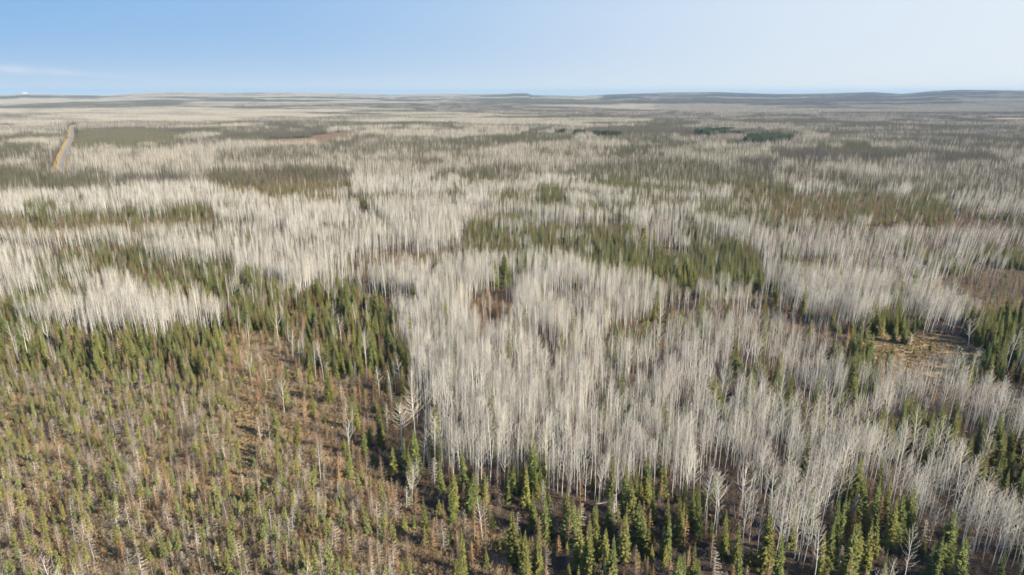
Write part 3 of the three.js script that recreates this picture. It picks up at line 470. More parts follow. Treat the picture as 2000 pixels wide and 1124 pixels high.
// far buildings: long pale sheds and a white storage building
function building(x, z, turn, L, W, H, roofH, wallC, roofC, label, category) {
  const o = new THREE.Group(); o.name = numbered(category === 'house' ? 'farm_house' : 'storage_shed'); o.position.set(x, terrain(x, z), z); o.rotation.y = turn; tag(o, label, category); scene.add(o);
  const std = (c) => new THREE.MeshStandardMaterial({ color: new THREE.Color().setRGB(...c), roughness: 0.8 });
  const add = (n, g, m, par = o) => { const k = shade(new THREE.Mesh(g, m)); k.name = n; par.add(k); return k; };
  const wall = new THREE.Shape([new THREE.Vector2(-W / 2, 0), new THREE.Vector2(W / 2, 0), new THREE.Vector2(W / 2, H), new THREE.Vector2(0, H + roofH), new THREE.Vector2(-W / 2, H)]);
  const wg = new THREE.ExtrudeGeometry(wall, { depth: L, bevelEnabled: false }); wg.translate(0, 0, -L / 2); wg.rotateY(Math.PI / 2); add('wall', wg, std(wallC));
  const rs = new THREE.Shape([new THREE.Vector2(-W / 2 - 0.6, H - 0.2), new THREE.Vector2(0, H + roofH + 0.1), new THREE.Vector2(W / 2 + 0.6, H - 0.2), new THREE.Vector2(W / 2 + 0.6, H + 0.15), new THREE.Vector2(0, H + roofH + 0.5), new THREE.Vector2(-W / 2 - 0.6, H + 0.15)]);
  const rg = new THREE.ExtrudeGeometry(rs, { depth: L + 1.2, bevelEnabled: false }); rg.translate(0, 0, -L / 2 - 0.6); rg.rotateY(Math.PI / 2); add('roof', rg, std(roofC));
  const dg = new THREE.BoxGeometry(L * 0.14, H * 0.7, 0.12); dg.translate(L * 0.1, H * 0.35, W / 2 + 0.08); add('door', dg, std([0.3, 0.3, 0.32]));
  for (const f of [-0.35, -0.15, 0.32]) { const g = new THREE.BoxGeometry(L * 0.07, H * 0.3, 0.1); g.translate(L * f, H * 0.6, W / 2 + 0.07); add('window', g, std([0.06, 0.07, 0.09])); }
}
building(-1569, -2871, 0.1, 34, 11, 4.5, 3, [0.8, 0.8, 0.78], [0.82, 0.82, 0.82], 'long low white farm shed among conifers east of the road', 'shed');
building(1660, -3850, 0.05, 36, 10, 4, 3, [0.6, 0.6, 0.6], [0.8, 0.8, 0.82], 'low pale roofed shed half hidden in the brown swamp', 'shed');
building(-4628, -7168, -0.2, 30, 12, 6, 4, [0.7, 0.62, 0.5], [0.75, 0.72, 0.66], 'tan gabled building far off beyond the road', 'house');
building(-7930, -11540, 0.5, 58, 24, 27, 5, [0.85, 0.86, 0.87], [0.85, 0.85, 0.86], 'tall white storage building on the western skyline', 'storage building');

// ---------------------------------------------------------------- models, each in several variants, at three levels of detail
const plant = new THREE.MeshStandardMaterial({ vertexColors: true, roughness: 1, side: THREE.DoubleSide });
plant.name = 'plant';
const R0 = rng(7);
const list = (n, f) => Array.from({ length: n }, (_, i) => f(i));
const MODEL = {
  aspen: list(10, (i) => aspen(R0, { H: 15 + 4.5 * R0(), base: 0.34 + 0.18 * R0(), R: 1.45 + 0.75 * R0() + (i === 7 ? 0.9 : 0), spread: 0.95, twigR: 0.017, limbR: 0.04, limbs: 32, twigs: 12, rad: 0.09 + 0.055 * R0(), forks: i % 4 === 3 ? 2 : 0, lean: 0.03 + 0.05 * R0() })),
  spruce: list(10, (i) => spruce(R0, { H: 9 + 6 * R0(), R: 1.2 + 1.1 * R0(), tier: 0.36 + 0.14 * R0(), boughs: 8, shape: 0.6 + 0.5 * R0(), gap: 0.02 + 0.16 * R0(), droop: 0.2 + 0.2 * R0() })),
  young: list(5, (i) => spruce(R0, { H: 4 + 3 * R0(), R: 0.85 + 0.5 * R0(), tier: 0.3, boughs: 7, shape: 0.85, light: [0.2, 0.205, 0.047], dark: [0.034, 0.046, 0.016] })),
  bog: list(8, (i) => bogSpruce(R0, { H: 7 + 4 * R0(), R: 0.6 + 0.35 * R0(), green: 0.3 + 0.35 * R0() })),
  larch: list(6, (i) => larch(R0, { H: 6.5 + 5 * R0(), R: 1.1 + 0.6 * R0(), n: 72, twigs: 6, br: 0.034, tr: 0.026, col: i % 2 ? [0.42, 0.255, 0.13] : [0.36, 0.245, 0.15] })),
  grey: list(6, (i) => larch(R0, { H: 7 + 5 * R0(), R: 1.2 + 0.8 * R0(), n: 60, twigs: 8, col: i % 2 ? [0.48, 0.42, 0.335] : [0.4, 0.31, 0.235], stem: [0.45, 0.41, 0.36], br: 0.03, tr: 0.022, shape: 0.45, rise: -0.05 })),
  pine: list(4, (i) => pine(R0, { H: 16 + 3 * R0(), R: 3.6, n: 30, blades: 26 })),
};
const SHRUBS = list(7, (i) => shrub(R0, { H: 1.5 + 1.4 * R0(), R: 0.9 + 0.7 * R0(), col: [[0.25, 0.172, 0.108], [0.32, 0.245, 0.165], [0.21, 0.16, 0.115], [0.36, 0.24, 0.118], [0.34, 0.285, 0.215]][i % 5] }));
const TUSSOCKS = list(4, (i) => tussock(R0, { H: 0.55 + 0.3 * R0(), R: 0.5 + 0.3 * R0(), n: 30, col: [[0.36, 0.26, 0.13], [0.29, 0.205, 0.1], [0.25, 0.17, 0.085], [0.31, 0.25, 0.125]][i] }));
const LOW = {   // the same kinds with fewer, slightly stouter branches, for the middle distance
  aspen: list(7, () => aspen(R0, { H: 14 + 4 * R0(), base: 0.42 + 0.14 * R0(), R: 1.25 + 0.65 * R0(), spread: 1.0, limbs: 24, twigs: 6, rad: 0.095 + 0.035 * R0(), sides: 3, segs: 3, twigR: 0.025, limbR: 0.045 })),
  spruce: list(5, () => spruce(R0, { H: 10 + 5.5 * R0(), R: 1.4 + 0.8 * R0(), tier: 0.75, boughs: 6, detail: 1, light: [0.165, 0.17, 0.04], dark: [0.018, 0.027, 0.011] })),
  young: list(3, () => spruce(R0, { H: 4 + 3 * R0(), R: 0.9 + 0.4 * R0(), tier: 0.6, boughs: 5, detail: 1, light: [0.2, 0.205, 0.047], dark: [0.034, 0.046, 0.016] })),
  bog: list(3, () => bogSpruce(R0, { H: 7 + 4 * R0(), R: 0.7 + 0.35 * R0(), green: 0.3 + 0.3 * R0(), tier: 0.6, boughs: 5, detail: 1, n: 14, twigs: 1, br: 0.03, tr: 0.024 })),
  larch: list(4, (i) => larch(R0, { H: 6.5 + 5 * R0(), R: 1.1 + 0.6 * R0(), n: 36, twigs: 2, br: 0.05, tr: 0.042, col: i % 2 ? [0.33, 0.195, 0.1] : [0.27, 0.18, 0.11] })),
  grey: list(3, () => larch(R0, { H: 7 + 5 * R0(), R: 1.2 + 0.8 * R0(), n: 32, twigs: 2, br: 0.042, tr: 0.036, col: [0.26, 0.2, 0.16], stem: [0.33, 0.3, 0.26], shape: 0.45 })),
  pine: list(3, () => pine(R0, { H: 16 + 3 * R0(), R: 3.6, n: 22, blades: 10, size: 1.6 })),
};
const LOWSHRUB = list(4, (i) => shrub(R0, { H: 1.6 + 1.4 * R0(), R: 1.1 + 0.7 * R0(), stems: 9, twigs: 2, sr: 0.035, tr: 0.03, col: [[0.25, 0.155, 0.1], [0.3, 0.215, 0.15], [0.21, 0.15, 0.115], [0.34, 0.2, 0.105]][i] }));
const PAIR = {}, JOINED = {}, LOWG = {};
for (const k in MODEL) {
  PAIR[k] = MODEL[k].map((m) => [m.trunk.geo(), m.crown.geo()]);
  JOINED[k] = PAIR[k].map((g) => mergeGeometries(g)); LOWG[k] = LOW[k].map((m) => mergeGeometries([m.trunk.geo(), m.crown.geo()]));
}
const SHRUBG = SHRUBS.map((b) => b.geo()), LOWSHRUBG = LOWSHRUB.map((b) => b.geo()), TUSSG = TUSSOCKS.map((b) => b.geo());

// ---------------------------------------------------------------- scattering
const RS = rng(2024);
const inSector = (x, z, m) => z < -100 && x > z * 0.92 - m && x < -z * 0.92 + m;
const near = { aspen: [], spruce: [], young: [], bog: [], larch: [], grey: [], pine: [] };   // single trees
const shrubs = [], tufts = [];
const NEAR_END = 460, MID_END = 950;
const taken = [[-38.2, -210.9, 5], [-33.8, -214.8, 5], [-5, -423, 9], [-5, -402.3, 9], [-5.1, -381.3, 9], [-4.6, -360.4, 8], [-9.8, -389.4, 5], [8.4, -411.3, 6], [-11.2, -423, 4], [9.3, -440.6, 4], [101, -514.5, 5], [120.8, -583.1, 5], [242.6, -605.9, 5], [90.7, -255.8, 4], [149.8, -267.4, 3], [89.1, -250.1, 4]];
{
  const cell = 2.0;
  for (let iz = 0; iz * cell < MID_END; iz++) {
    const z0 = -112 - iz * cell, half = 0.92 * -z0 + 60;
    for (let ix = Math.floor(-half / cell); ix * cell < half; ix++) {
      const x = (ix + 0.08 + 0.84 * hash(ix, iz, 1)) * cell, z = z0 - (0.08 + 0.84 * hash(ix, iz, 2)) * cell;
      if (!inSector(x, z, 55)) continue;
      const d = Math.hypot(x, z); if (d > MID_END) continue;
      const k = cover(x, z), mix = MIX[k];
      let u = hash(ix, iz, 5) / (cell * cell), got = null;
      // stands thin out and thicken
      const vary = (0.25 + 1.5 * fbm(x / 23, z / 23, 301, 3)) * (0.3 + 1.4 * noise(x / 5.5, z / 5.5, 303)), grown = 0.84 + 0.32 * fbm(x / 45, z / 38, 321, 3);
      for (const s in mix) { const q = mix[s] * (s === 'aspen' ? vary : s === 'shrub' ? 1 : 0.5 + fbm(x / 15, z / 15, 311, 2)); if (u < q) { got = s; break; } u -= q; }
      if (!got) continue;
      if (taken.some(([tx, tz, r]) => Math.hypot(x - tx, z - tz) < r)) continue;
      const s = (got === 'aspen' ? 0.87 + 0.26 * hash(ix, iz, 6) : 0.75 + 0.5 * hash(ix, iz, 6)) * (got === 'spruce' && (k === 'aspens' || k === 'palerAspens') ? 1.3 : got === 'aspen' ? grown * (hash(ix, iz, 14) < 0.15 ? 0.42 + 0.25 * hash(ix, iz, 15) : 1) : 1), t = hash(ix, iz, 7) * 6.283, v = hash(ix, iz, 8), e = { x, z, d, s, t, v, k, a: hash(ix, iz, 9), b: hash(ix, iz, 10), lean: got === 'aspen' ? (0.05 + 0.08 * smooth(330, 420, d)) * smooth(0.3, 0.6, x / d) - 0.06 * smooth(-0.35, -0.65, x / d) : 0 };
      if (got === 'shrub') { if (d < 700 || hash(ix, iz, 12) < 0.45) shrubs.push(e); } else near[got].push(e);
    }
  }
  const gc = 1.3;
  for (let iz = 0; iz * gc < 330; iz++) {
    const z0 = -112 - iz * gc, half = 0.92 * -z0 + 20;
    for (let ix = Math.floor(-half / gc); ix * gc < half; ix++) {
      const x = (ix + hash(ix, iz, 21)) * gc, z = z0 - hash(ix, iz, 22) * gc; if (!inSector(x, z, 15)) continue;
      const g = GRASS[cover(x, z)]; if (!g) continue;
      if (hash(ix, iz, 23) < g * gc * gc * (0.3 + 1.4 * fbm(x / 9, z / 9, 331, 2))) tufts.push({ x, z, k: 'tuft', s: 0.6 + 0.6 * hash(ix, iz, 24), t: hash(ix, iz, 25) * 6.28, v: hash(ix, iz, 26), a: hash(ix, iz, 27), b: hash(ix, iz, 28) });
    }
  }
}
const ZAX = new THREE.Vector3(0, 0, 1), Q2 = new THREE.Quaternion(), M = new THREE.Matrix4(), Q = new THREE.Quaternion(), EU = new THREE.Euler(), P3 = new THREE.Vector3(), S3 = new THREE.Vector3(), COL = new THREE.Color();
function place(e) {
  const tilt = e.tilt ?? 0.06;
  EU.set((e.a - 0.5) * tilt, e.t, (e.b - 0.5) * tilt, 'YXZ'); Q.setFromEuler(EU);
  if (e.lean) { Q2.setFromAxisAngle(ZAX, -e.lean); Q.premultiply(Q2); } P3.set(e.x, e.y ?? terrain(e.x, e.z), e.z); S3.set(e.s * (e.wide ?? 1), e.s, e.s * (e.wide ?? 1));
  return M.compose(P3, Q, S3);
}
// one object for a mass of plants that nobody could count: a group of instanced variants
function mass(name, label, category, sets) {
  const o = new THREE.Group(); o.name = name; tag(o, label, category, null, 'stuff'); scene.add(o);
  for (const [part, geos, entries, tint, mat = plant] of sets) {
    const by = geos.map(() => []);
    for (const e of entries) by[Math.min(geos.length - 1, Math.floor(e.v * geos.length))].push(e);
    by.forEach((l, i) => {
      if (!l.length) return;
      const m = shade(new THREE.InstancedMesh(geos[i], mat, l.length)); m.name = numbered(part); m.userData.kind = 'stuff';
      l.forEach((e, k) => { m.setMatrixAt(k, place(e)); const c = tint(e); m.setColorAt(k, COL.setRGB(c[0], c[1], c[2])); });
      o.add(m);
    });
  }
  return o;
}
const T = {
  aspen: (e) => { const far = smooth(330, 560, e.d ?? 0), dull = e.b > 0.91 - 0.16 * far, b = dull ? 0.42 + 0.25 * e.a : (e.k === 'palerAspens' ? 0.66 : 0.8) + (0.42 + 0.1 * far) * e.a, w = (e.b - 0.5) * 0.08; return [b * (1 + w), b, b * (1 - w)]; },
  green: (e) => { const b = 0.75 + 0.55 * e.a, w = (e.b - 0.5) * 0.3; return [b * (1 + w), b, b * (1 - w * 0.6)]; },
  larch: (e) => { const b = 0.75 + 0.5 * e.a, w = (e.b - 0.4) * 0.3; return [b * (1 + w * 0.4), b, b * (1 - w)]; },
  shrub: (e) => { const b = (0.75 + 0.55 * e.a) * ({ bog: 1.6, brush: 1.4, clearing: 1.2, meadow: 1.2, thicket: 0.85, firs: 0.8 }[e.k] ?? 1), w = (e.b - 0.5) * 0.25; const g = e.k === 'bog' ? 0.05 : 0; return [b * (1 + w), b * (1 + g), b * (1 - w + g)]; },
};
T.spruce = T.young = T.bog = T.pine = T.green; T.grey = T.larch;

// ---- single trees of the foreground
const PROJ = new THREE.Vector3();
camera.aspect = 1024 / 575; camera.updateMatrixWorld(true); camera.updateProjectionMatrix();
const view = (x, y, z) => { PROJ.set(x, y, z).project(camera); return [(PROJ.x + 1) / 2, (1 - PROJ.y) / 2]; };
const ORD = ['first', 'second', 'third', 'fourth', 'fifth', 'sixth', 'seventh', 'eighth', 'ninth', 'tenth', 'eleventh', 'twelfth', 'thirteenth', 'fourteenth', 'fifteenth', 'sixteenth', 'seventeenth', 'eighteenth', 'nineteenth'];
const TENS = ['twenty', 'thirty', 'forty', 'fifty', 'sixty'];
const ordinal = (n) => n < 19 ? ORD[n] : (n + 1) % 10 === 0 ? TENS[Math.floor((n + 1) / 10) - 2].replace(/y$/, 'ieth') : TENS[Math.floor((n + 1) / 10) - 2] + ' ' + ORD[(n + 1) % 10 - 1];
const BASE = { aspen: 'bare aspen', spruce: 'green spruce', young: 'young green spruce', bog: 'sparse bog spruce' };
function looks(e) {   // what one sees of a tree: its height, its outline, its colour
  const n = PAIR[e.kind].length, i = Math.min(n - 1, Math.floor(e.v * n)), b = PAIR[e.kind][i][1].boundingBox, wide = (b.max.x - b.min.x) / b.max.y;
  const tall = e.H > 0.66 * e.most ? 'tall' : e.H > 0.45 * e.most ? 'mid-height' : 'short';
  if (e.kind === 'aspen') return tall + (i % 4 === 3 ? ' forked ' : wide > 0.3 ? ' broad ' : ' slender ') + BASE.aspen;
  if (e.kind === 'larch') return tall + (i % 2 ? ' orange brown' : ' dull brown') + ' leafless tamarack';
  if (e.kind === 'grey') return tall + (i % 2 ? ' silver grey' : ' grey brown') + ' leafless tamarack';
  return tall + (wide > 0.3 ? ' broad ' : ' narrow ') + BASE[e.kind];
}
function pin(kind, geos, x, z, s, turn, label, group) {
  const o = new THREE.Group(); o.name = numbered(kind + '_tree'); o.position.set(x, terrain(x, z), z); o.rotation.y = turn; o.scale.setScalar(s);
  const t = shade(new THREE.Mesh(geos[0], plant)), c = shade(new THREE.Mesh(geos[1], plant)); t.name = 'trunk'; c.name = 'crown'; o.add(t, c);
  tag(o, label, kind, group); scene.add(o); return o;
}
{
  const r = rng(99), g = (m) => [m.trunk.geo(), m.crown.geo()];
  const bigA = (H, R, base) => g(aspen(r, { H, base, R, limbs: 40, twigs: 15, rad: 0.25, twigR: 0.022, limbR: 0.085, spread: 0.72, lean: 0.03, segs: 8, bark: [0.72, 0.69, 0.62], twig: [0.62, 0.54, 0.41] }));
  pin('aspen', bigA(19, 4.2, 0.52), -38, -210.6, 1, 0.4, 'big spreading white aspen with tall clear trunk, standing just outside the stand');
  pin('aspen', bigA(23, 4.4, 0.5), -33.9, -214.1, 1, 2.2, 'taller of two big spreading aspens, its round crown above its neighbour');
  const sp = (H, R, o = {}) => g(spruce(r, { H, R, tier: 0.5, boughs: 10, shape: 0.9, rad: 0.2, ...o }));
  pin('spruce', sp(25, 5.6, { shape: 0.95 }), -4.9, -421.8, 1, 0, 'large dark broad spruce standing in the middle of the pale aspens');
  pin('spruce', sp(20, 3.8), -11.1, -419.4, 1, 1, 'smaller spruce against the foot of the large dark spruce');
  pin('spruce', sp(21, 3.6), 9.2, -435.5, 1, 2, 'narrow dark spruce just behind the large dark spruce amid aspens');
  pin('pine', g(pine(r, { H: 21, R: 4, from: 0.25, n: 44, blades: 30, light: [0.32, 0.3, 0.08], dark: [0.09, 0.105, 0.03] })), 101, -514.5, 1, 0, 'yellow green bushy pine towering over the diagonal conifer belt');
  pin('spruce', sp(20, 3, { light: [0.2, 0.2, 0.06] }), 119.9, -580.9, 1, 0, 'tall yellowish spruce behind the bushy pine on the conifer belt');
  pin('spruce', sp(27, 4.2, { shape: 1.05 }), 239.5, -598.9, 1, 0, 'very tall open branched spruce rising above the pale aspens');
  pin('spruce', sp(14, 3), 247.3, -598.9, 1, 0, 'shorter spruce touching the very tall open branched spruce');
  pin('pine', g(pine(r, { H: 17, R: 3.1, from: 0.5, n: 36, blades: 34, light: [0.16, 0.165, 0.05] })), 90.9, -255.8, 1, 0, 'lone round topped green conifer poking out of the bare aspens');
  for (const [x, z, H, R, l] of [
    [149.8, -267.4, 18, 2.9, 'tallest bright spruce of the clump at the grassy clearing'], [151.2, -278.3, 12, 2.3, 'dark spruce in shade behind the tallest spruce of the clearing clump'],
    [149.1, -258.7, 13, 2.4, 'spruce in front of the tallest one of the clearing clump'], [169.4, -285.9, 11, 2.1, 'pointed spruce at the near end of the grassy clearing'], [163.3, -281.2, 9.5, 2, 'low dark spruce between the pointed spruce and the clump'],
    [173.3, -278.3, 4, 1.2, 'tiny solitary green spruce inside the grassy clearing'], [194.8, -318.5, 12, 2, 'tall dark spruce on the far rim of the grassy clearing'], [191.3, -321.4, 9, 1.9, 'shorter dark spruce paired with the tall one beyond the clearing'],
    [177.2, -321.4, 8, 1.8, 'squat spruce on the shady brush beyond the clearing clump'], [168.3, -331.2, 8, 1.8, 'single spruce at the shadowed foot of the leaning aspens'],
    [-78.9, -318.5, 15, 2.7, 'topmost big spruce of the dark clump beside the brown brush'], [-78.3, -299.5, 14, 2.7, 'broad spruce in the dark clump, under its topmost tree'], [-72.2, -306, 13, 2.5, 'dark spruce on the shady side of the brush clump'],
    [-79, -285.9, 13, 2.1, 'bright pointed spruce at the front of the dark brush clump'], [-73.3, -285.9, 11, 2.2, 'middle spruce along the front of the dark brush clump'], [-66.1, -278.3, 10, 1.8, 'last pointed spruce along the front of the brush clump'],
    [-89.7, -312.9, 11, 2.4, 'rounded spruce on the open side of the dark brush clump'], [-59.1, -287, 12, 2, 'narrow spruce by the bare aspens behind the spreading pair'], [-47.8, -291.9, 14, 2, 'slim dark spruce leaning on the edge of the aspen stand'],
  ]) pin('spruce', sp(H, R), x, z, 1, r() * 6, l);
  const wa = (H, o = {}) => g(aspen(r, { H, base: 0.35, R: 2.3, limbs: 24, twigs: 8, rad: 0.17, twigR: 0.022, limbR: 0.07, bark: [0.74, 0.71, 0.65], twig: [0.62, 0.55, 0.45], lean: 0.08, ...o }));
  for (const [x, z, H, o, l] of [
    [-233.2, -310.1, 14, {}, 'white birch-like aspen leaning out over the shaded spruces, nearest the bog'], [-229, -317.1, 13, { forks: 2 }, 'white forked aspen between two olive spruces at the stand foot'],
    [-222, -320, 12, { forks: 4, R: 3.2, base: 0.28 }, 'white aspen splitting low into a wide fork above red brush'], [-218.2, -324.4, 12, { R: 1.4 }, 'thin white aspen stem alone on the reddish opening'],
    [-199.2, -309.4, 11, { R: 2 }, 'short white aspen with its foot among small firs'], [-185, -302, 11, {}, 'crooked white aspen among firs above the shaded bog edge'], [-151.5, -318.5, 15, { R: 2.8 }, 'bushy white aspen at the corner of the bright stand'],
    [-102.7, -298.2, 15, { R: 2.4 }, 'bright white aspen clump leader standing alone in brown brush'], [-97, -289.5, 13, { R: 1.7 }, 'thinner aspen at the foot of the bright brush clump leader'], [-90.5, -297.5, 9, { R: 1.3 }, 'small pale aspen beside the bright clump in the brush'],
    [-53.8, -254.8, 15, { R: 1.8 }, 'first pale aspen out in the brush before the spreading pair'], [-48.6, -252.4, 14, { R: 1.4 }, 'thin aspen between spruces just behind the spreading pair'], [-45.5, -257.2, 18, { R: 2.1 }, 'tall white aspen directly behind the spreading pair'],
    [-102.5, -377.3, 14, { R: 2.3 }, 'white aspen with low side limbs by the shaded spruce slope'], [-126.6, -379.3, 8, { R: 1.6, base: 0.2 }, 'small crooked white aspen on the shaded spruce slope'],
    [222.1, -311.5, 15, { R: 3 }, 'white spreading aspen in front of the dark spruces by the clearing'], [196.5, -315.7, 6, { R: 1.2 }, 'short white stub aspen beside the dark spruces of the clearing'],
    [61.8, -198.4, 17, { R: 3.4, base: 0.55 }, 'round headed aspen over a dark hole in the near stand'], [66.8, -174.5, 19, { R: 3.2, forks: 4, base: 0.4 }, 'many stemmed white aspen at the front of the near stand'],
  ]) pin('aspen', wa(H, o), x, z, 1, r() * 6, l);
}
// dead wood lying in the openings
{
  const r = rng(5), grey = new THREE.MeshStandardMaterial({ vertexColors: true, roughness: 1 });
  for (const [x, z, L, turn, l] of [
    [-70.5, -187.7, 8, 0.15, 'bleached fallen log lying flat among tan sedge near two small spruces'], [-81.8, -179.4, 9, -0.3, 'long grey fallen trunk beside grey tamaracks of the bog'], [-141.5, -195.6, 7, 0.7, 'grey leaning dead trunk among the bog tamaracks at the shaded end'],
    [-143.1, -251, 6, 2.6, 'tangled white deadwood on the open bog below the firs'], [-83.5, -262.2, 7, 1.2, 'pale broken snag lying in brown brush below the dark spruce clump'], [28, -181, 9, 0.2, 'dark fallen stem at the foot of the near aspen stand'],
  ]) {
    const b = new Build(), st = [], c = [0.5, 0.46, 0.4], y = [0.25, 0.45, 0.75];
    b.tube([[-L / 2, y[0], 0], [0, y[1], 0.1], [L / 2, y[2], -0.2]], [0.2, 0.16, 0], 6, c);
    for (let k = 0; k < 11; k++) { const q = (r() - 0.4) * L * 0.8; const t = new Build(); t.spike([q, 0.45, 0], [q + 0.5, 0.5 + 0.9 * r(), (r() - 0.5) * 2.4], 0.05, c); st.push(t); }
    const o = new THREE.Group(); o.name = numbered('fallen_log'); o.position.set(x, 0, z); o.rotation.y = turn;
    const m = shade(new THREE.Mesh(b.geo(), grey)), bs = st.map((t) => { const n = shade(new THREE.Mesh(t.geo(), grey)); n.name = 'branch'; return n; }); m.name = 'trunk'; o.add(m, ...bs); tag(o, l, 'log'); scene.add(o);
  }
}
// the trees that show largest, each a thing of its own
const SINGLE_MAT = {};
function tinted(k, e) {
  const q = Math.floor(e.a * 3), w = Math.floor(e.b * 2), key = k + q + w + (e.k === 'palerAspens');
  if (!SINGLE_MAT[key]) { SINGLE_MAT[key] = plant.clone(); const c = T[k]({ a: (q + 0.5) / 3, b: (w + 0.5) / 2, k: e.k }); SINGLE_MAT[key].color.setRGB(...c); SINGLE_MAT[key].name = 'plant'; }
  return SINGLE_MAT[key];
}
const protos = new Map();
function chosen(kinds, most) {
  const all = [];
  for (const k of kinds) {
    const hs = PAIR[k].map((g) => { g[1].computeBoundingBox(); return g[1].boundingBox.max.y; });
    for (const e of near[k]) {
      e.kind = k; e.H = hs[Math.min(hs.length - 1, Math.floor(e.v * hs.length))] * e.s;
      const top = view(e.x, e.H * 0.92, e.z), foot = view(e.x, 0, e.z);
      if (top[0] < 0.004 || top[0] > 0.996 || top[1] > 0.985) continue;
      e.most = Math.max(...hs) * 1.13; e.u = top[0]; e.w = (top[1] + foot[1]) / 2; e.size = e.H / Math.hypot(e.x, 110, e.z); all.push(e);
    }
  }
  all.sort((a, b) => b.size - a.size);
  return all.slice(0, most);
}
const picked = [[chosen(['aspen'], 276), 'aspen', 'bare aspens at the near edge of the woods'], [chosen(['spruce', 'young', 'bog'], 272), 'spruce', 'green spruces near the lower edge'], [chosen(['larch', 'grey'], 300), 'tamarack', 'leafless tamaracks of bog and brush']];
const flat = picked.flatMap(([l, cat]) => l.map((e) => { e.cat = cat; return e; }));
const buckets = new Map();
for (const e of flat) {
  let best = 1e9, n = null;
  for (const q of flat) if (q !== e) { const d = Math.hypot(q.x - e.x, q.z - e.z); if (d < best) { best = d; n = q; } }
  const by = !n || best > 8 ? 'standing apart' : 'by ' + (n.cat === 'aspen' ? 'an aspen' : n.cat === 'spruce' ? 'a spruce' : 'a tamarack');
  const row = e.w > 0.9 ? 'bottom edge' : e.w > 0.78 ? 'lower part' : e.w > 0.64 ? 'below middle' : 'mid picture';
  const col = e.u < 0.2 ? 'far left' : e.u < 0.4 ? 'left of centre' : e.u < 0.6 ? 'centre' : e.u < 0.8 ? 'right of centre' : 'far right';
  e.text = looks(e) + ' ' + by + ' ' + row + ' ' + col;
  if (!buckets.has(e.text)) buckets.set(e.text, []); buckets.get(e.text).push(e);
}
for (const l of buckets.values()) { l.sort((a, b) => a.u - b.u); l.forEach((e, i) => { if (l.length > 1) e.text = (i === l.length - 1 ? 'rightmost' : i ? ordinal(i) + ' from left' : 'leftmost') + ' ' + e.text; }); }
for (const [l, cat, group] of picked) for (const e of l) {
  e.single = true;
  const k = e.kind, n = PAIR[k].length, i = Math.min(n - 1, Math.floor(e.v * n)), mat = tinted(k, e), key = k + i + mat.uuid;
  if (!protos.has(key)) {
    const o = new THREE.Group(), t = shade(new THREE.Mesh(PAIR[k][i][0], mat)), c = shade(new THREE.Mesh(PAIR[k][i][1], mat)); t.name = 'trunk'; c.name = 'crown'; o.add(t, c); protos.set(key, o);
  }
  const o = protos.get(key).clone(); o.name = numbered(cat + '_tree'); place(e); o.position.copy(P3); o.quaternion.copy(Q); o.scale.copy(S3);
  tag(o, e.text, cat, group); scene.add(o);
}


// ---- the rest of the woods within a kilometre
const rest = (k, a, b) => near[k].filter((e) => !e.single && e.d >= a && e.d < b);
const woods = (k) => [[k + '_tree', JOINED[k], rest(k, 0, NEAR_END), T[k]], [k + '_tree', LOWG[k], rest(k, NEAR_END, 1e9), T[k]]];
const NAMES = { aspen: 'aspen', spruce: 'spruce', young: 'spruce', bog: 'spruce', larch: 'tamarack', grey: 'tamarack', pine: 'pine' };
const sets = (...ks) => ks.flatMap((k) => woods(k).map(([p, ...r]) => [NAMES[k] + '_tree', ...r]));
mass('aspen_stand', 'bare pale aspens filling the middle ground in dense stands', 'aspens', sets('aspen'));
mass('spruce_stand', 'green spruces and firs threaded between the bare stands', 'spruces', sets('spruce', 'young', 'bog'));
mass('tamarack_stand', 'leafless brown tamaracks mixed through bog and spruce belts', 'tamaracks', sets('larch', 'grey'));
mass('shrub_thicket', 'leafless brown shrubs covering bog and forest floor', 'shrubs', [['shrub', SHRUBG, shrubs.filter((e) => e.d < NEAR_END), T.shrub], ['shrub', LOWSHRUBG, shrubs.filter((e) => e.d >= NEAR_END), T.shrub]]);
mass('sedge_grass', 'tan dry sedge tussocks in the bog openings', 'grass', [['tussock', TUSSG, tufts, T.shrub]]);


// ---------------------------------------------------------------- distant woods: patches of forest, a few thousand stems at a time
function patch(r, size, spec, keep = 1) {   // spec: {kind: stems per m2}
  const b = new Build();
  const add = (m, x, z, s, rot) => { const c = Math.cos(rot), sn = Math.sin(rot), tk = r() < 0.25 ? 0.45 + 0.3 * r() : 0.85 + 0.45 * r(); for (const part of [m.trunk, m.crown]) { const off = b.p.length / 3; for (let i = 0; i < part.p.length; i += 3) { b.p.push(x + (part.p[i] * c - part.p[i + 2] * sn) * s, part.p[i + 1] * s, z + (part.p[i] * sn + part.p[i + 2] * c) * s); } const k = tk; for (const q of part.c) b.c.push(q * k); for (const i of part.i) b.i.push(i + off); } };
  for (const k in spec) { const n = Math.round(spec[k].n * size * size); for (let i = 0; i < n; i++) { const m = spec[k].m[Math.floor(r() * spec[k].m.length)]; add(m, (r() - 0.5) * size * 1.04, (r() - 0.5) * size * 1.04, 0.75 + 0.45 * r(), r() * 6.28); } }
  return b.geo();
}
